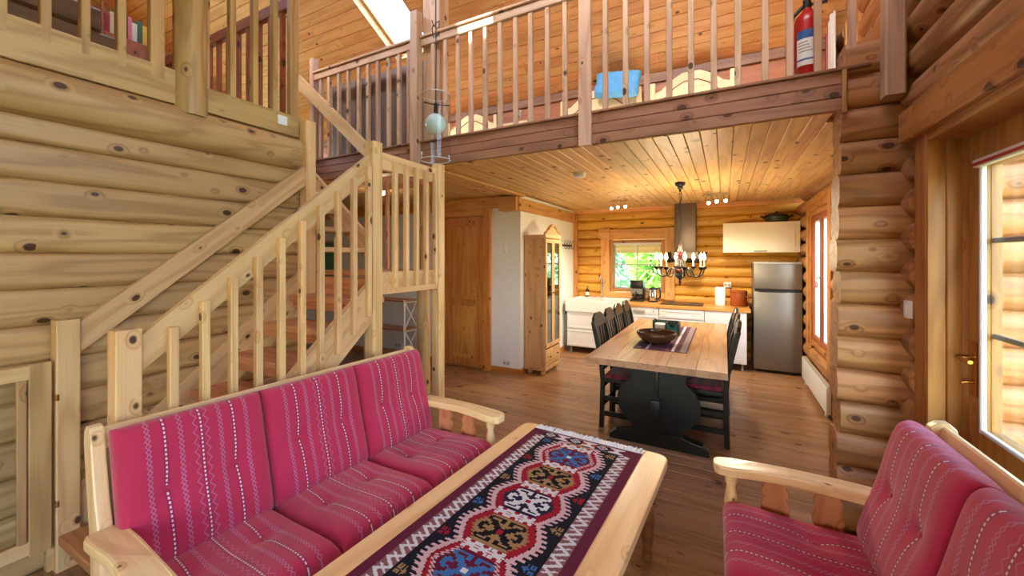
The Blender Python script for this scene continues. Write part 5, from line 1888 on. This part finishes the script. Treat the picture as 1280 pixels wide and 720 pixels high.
# curtain at the loft side window
cu_ = MB()
vv, ff = [], []
NN = 40
for k in range(NN + 1):
    t_ = k / NN
    yv = 4.36 + t_ * .22
    xo = .83 + .018 * math.sin(t_ * 26)
    vv += [(xo, yv, 2.98), (xo, yv, 3.95)]
for k in range(NN):
    ff.append((2 * k, 2 * k + 2, 2 * k + 3, 2 * k + 1))
cu_.add(vv, ff)
g = NG('curtain_stripes')
tc = g.n('TexCoord')
sx_ = g.n('SeparateXYZ')
g.set(sx_.inputs[0], tc.outputs['Object'])
stp = g.m_('FRACT', g.m_('MULTIPLY', sx_.outputs[1], 14.0))
g.bsdf(g.mix(g.m_('GREATER_THAN', stp, .62), lin((226, 216, 206)), lin((150, 40, 56))), .9)
cu_ = cu_.build('curtain', g.m, None, 60)
sol = cu_.modifiers.new('thickness', 'SOLIDIFY')
sol.thickness = .004
tag(cu_, 'narrow red and white striped curtain at the loft window', 'curtain')

# left loft: partition with rounded end, bookcase with books
pw_ = T('loft_partition', 'dark weathered log partition with a rounded end on the left loft', 'partition', (-4.5, .3, ZL))
for k in range(6):
    z0_ = ZL + k * .19
    ye = 1.47 - (.0 if k < 3 else (.05 if k == 3 else (.18 if k == 4 else .42)))
    bd('log', (-4.5, -2.6, z0_ + .095), (-4.5, ye, z0_ + .095), .188, .12, (1, 0, 0), M_darkw, pw_, .02)
bc = T('bookcase', 'dark brown low bookcase on the left loft', 'bookcase', (-5.3, 1.72, ZL))
bx('side', (-5.45, 1.50, ZL), (-5.15, 1.52, 3.95), M_knee, bc)
bx('side', (-5.45, 1.95, ZL), (-5.15, 1.97, 3.95), M_knee, bc)
bx('back', (-5.45, 1.52, ZL), (-5.43, 1.95, 3.95), M_knee, bc)
for z in (2.62, 3.0, 3.40, 3.66):
    bx('shelf', (-5.43, 1.52, z), (-5.15, 1.95, z + .02), M_knee, bc)
bx('lower_door', (-5.152, 1.52, 2.64), (-5.13, 1.95, 3.66), M_knee, bc)
bcol = [('red', (150, 40, 40)), ('cream', (214, 196, 150)), ('blue', (60, 80, 110)), ('orange', (196, 120, 50)), ('dark brown', (80, 60, 50)), ('pink', (210, 120, 130)), ('white', (220, 214, 200)), ('green', (70, 100, 70)), ('yellow', (216, 180, 70)), ('black', (36, 34, 36)), ('purple', (100, 60, 110))]
by = 1.524
for k, (cname, cc) in enumerate(bcol):
    w_ = random.uniform(.03, .042)
    hh_ = random.uniform(.17, .24)
    bo = T('book', '%s spined book in the row on the loft bookcase' % cname, 'book', (-5.25, by + w_ / 2, 3.68), 0, 'books on the loft bookcase')
    bx('cover', (-5.33, by, 3.681), (-5.155, by + w_ - .001, 3.681 + hh_), plain('book_' + cname.replace(' ', '_'), cc, .7), bo, .001)
    bx('pages', (-5.332, by + .002, 3.684), (-5.33, by + w_ - .003, 3.676 + hh_), M_paper, bo)
    by += w_

# ------------------------------------------------------------------ outside
gr = bx('ground', (-60, -60, -.6), (60, 60, -.5), M_grass)
gr['kind'] = 'structure'
dk = ST('floor_terrace', 'pine deck outside the glazed door')
for k in range(18):
    bd('deck_board', (1.15 + k * .125, -1.5, -.06), (1.15 + k * .125, 5.0, -.06), .118, .03, (0, 0, 1), M_out, dk)


def tree(label, x, y, h, r, kind):
    t_ = T('tree', label, 'tree', (x, y, -.5), 0, 'trees outside the kitchen')
    MB().tube([(x, y, -.5), (x + .1, y, h * .5), (x, y, h)], [.22, .14, .03], 8).build('trunk', M_bark, t_, 50)
    v, f = [], []
    rnd = random.Random(int(x * 100 + y * 7))
    n = 3000
    for i in range(n):
        if kind == 0:                                   # spruce
            q = rnd.random() ** .75
            z = .0 + (h - .0) * q
            rad = r * (1 - q) * (.35 + .65 * rnd.random()) + .1
            z -= rad * .35
        else:
            q = rnd.random()
            z = .2 + (h - .2) * q
            rad = r * math.sqrt(max(.05, 1 - (2 * q - 1) ** 2)) * (.5 + .5 * rnd.random())
        a = rnd.random() * 2 * PI
        c = Vector((x + rad * math.cos(a), y + rad * math.sin(a), z))
        s_ = rnd.uniform(.10, .24)
        d1_ = Vector((rnd.uniform(-1, 1), rnd.uniform(-1, 1), rnd.uniform(-.8, .3))).normalized() * s_
        d2_ = d1_.cross(Vector((rnd.uniform(-1, 1), rnd.uniform(-1, 1), 1))).normalized() * s_ * .5
        b_ = len(v)
        v += [c - d1_, c + d2_, c + d1_, c - d2_]
        f.append((b_, b_ + 1, b_ + 2, b_ + 3))
    MB().add(v, f).build('foliage', M_leaf2 if kind == 0 else M_leaf, t_)


for i, (tx, ty, h_, r_, kd) in enumerate(((-4.4, 15.0, 9.0, 1.7, 0), (-1.7, 13.2, 5.0, 1.3, 1), (.9, 15.5, 9.0, 1.8, 0), (-8.2, 15.5, 9, 1.8, 0), (-2.0, 19.5, 11, 2.2, 0), (-6.0, 20.5, 11, 2.2, 0))):
    tree(['tall spruce outside, at the sink end of the kitchen window', 'light green leafy tree outside the kitchen window', 'tall spruce outside at the hood end of the kitchen window', 'spruce beyond the house corner on the stair side', 'tallest spruce far behind the leafy tree', 'far spruce behind the two nearer spruces'][i], tx, ty, h_, r_, kd)
tree('leafy tree far beyond the terrace outside the side window', 12.0, 22.0, 7, 2.6, 1)
rl = T('terrace_railing', 'wooden terrace railing outside the glazed door', 'railing', (3.2, 2.0, -.04))
for yv in (-1.2, .4, 2.0, 3.6):
    bd('post', (3.2, yv, -.045), (3.2, yv, .95), .09, .09, (1, 0, 0), M_out, rl)
for z in (.3, .6, .92):
    bd('rail', (3.2, -1.3, z), (3.2, 3.7, z), .12, .03, (1, 0, 0), M_out, rl)


# daylight portals in the window openings (they add no light, they only guide sky sampling)
def portal(loc, direction, w_, h_):
    l_ = bpy.data.lights.new('sky_portal', 'AREA')
    l_.shape = 'RECTANGLE'
    l_.size, l_.size_y = w_, h_
    l_.cycles.is_portal = True
    o = bpy.data.objects.new('sky_portal', l_)
    d_ = Vector(direction).normalized()
    up = Vector((0, 0, 1))
    z_ = -d_
    x_ = up.cross(z_).normalized()
    y_ = z_.cross(x_)
    M = Matrix((x_, y_, z_)).transposed().to_4x4()
    M.translation = Vector(loc)
    o.matrix_world = M
    COL.objects.link(o)


for h in FW:
    portal(((h[0] + h[1]) / 2, -3.40, (h[2] + h[3]) / 2), (0, 1, 0), h[1] - h[0], h[3] - h[2])
portal((-7.4, (GWIN[0] + GWIN[1]) / 2, (GWIN[2] + GWIN[3]) / 2), (1, 0, 0), GWIN[1] - GWIN[0], GWIN[3] - GWIN[2])
for h in RH:
    portal((1.12, (h[0] + h[1]) / 2, (h[2] + h[3]) / 2), (-1, 0, 0), h[1] - h[0], h[3] - h[2])
for h in (KW, LW):
    portal((1.18, (h[0] + h[1]) / 2, (h[2] + h[3]) / 2), (-1, 0, 0), h[1] - h[0], h[3] - h[2])
portal(((W1[0] + W1[1]) / 2, 7.10, (W1[2] + W1[3]) / 2), (0, -1, 0), W1[1] - W1[0], W1[3] - W1[2])
for a, b, c_, d_ in FS:
    ym_ = (c_ + d_) / 2
    portal(((a + b) / 2, ym_, zroof(ym_) + .2), (0, KR, -1), b - a, (d_ - c_) * sl)
ym_ = (SKY[2] + SKY[3]) / 2
portal(tuple(rp((SKY[0] + SKY[1]) / 2, ym_, .32)), tuple(nrm), SKY[1] - SKY[0], (SKY[3] - SKY[2]) * sl)
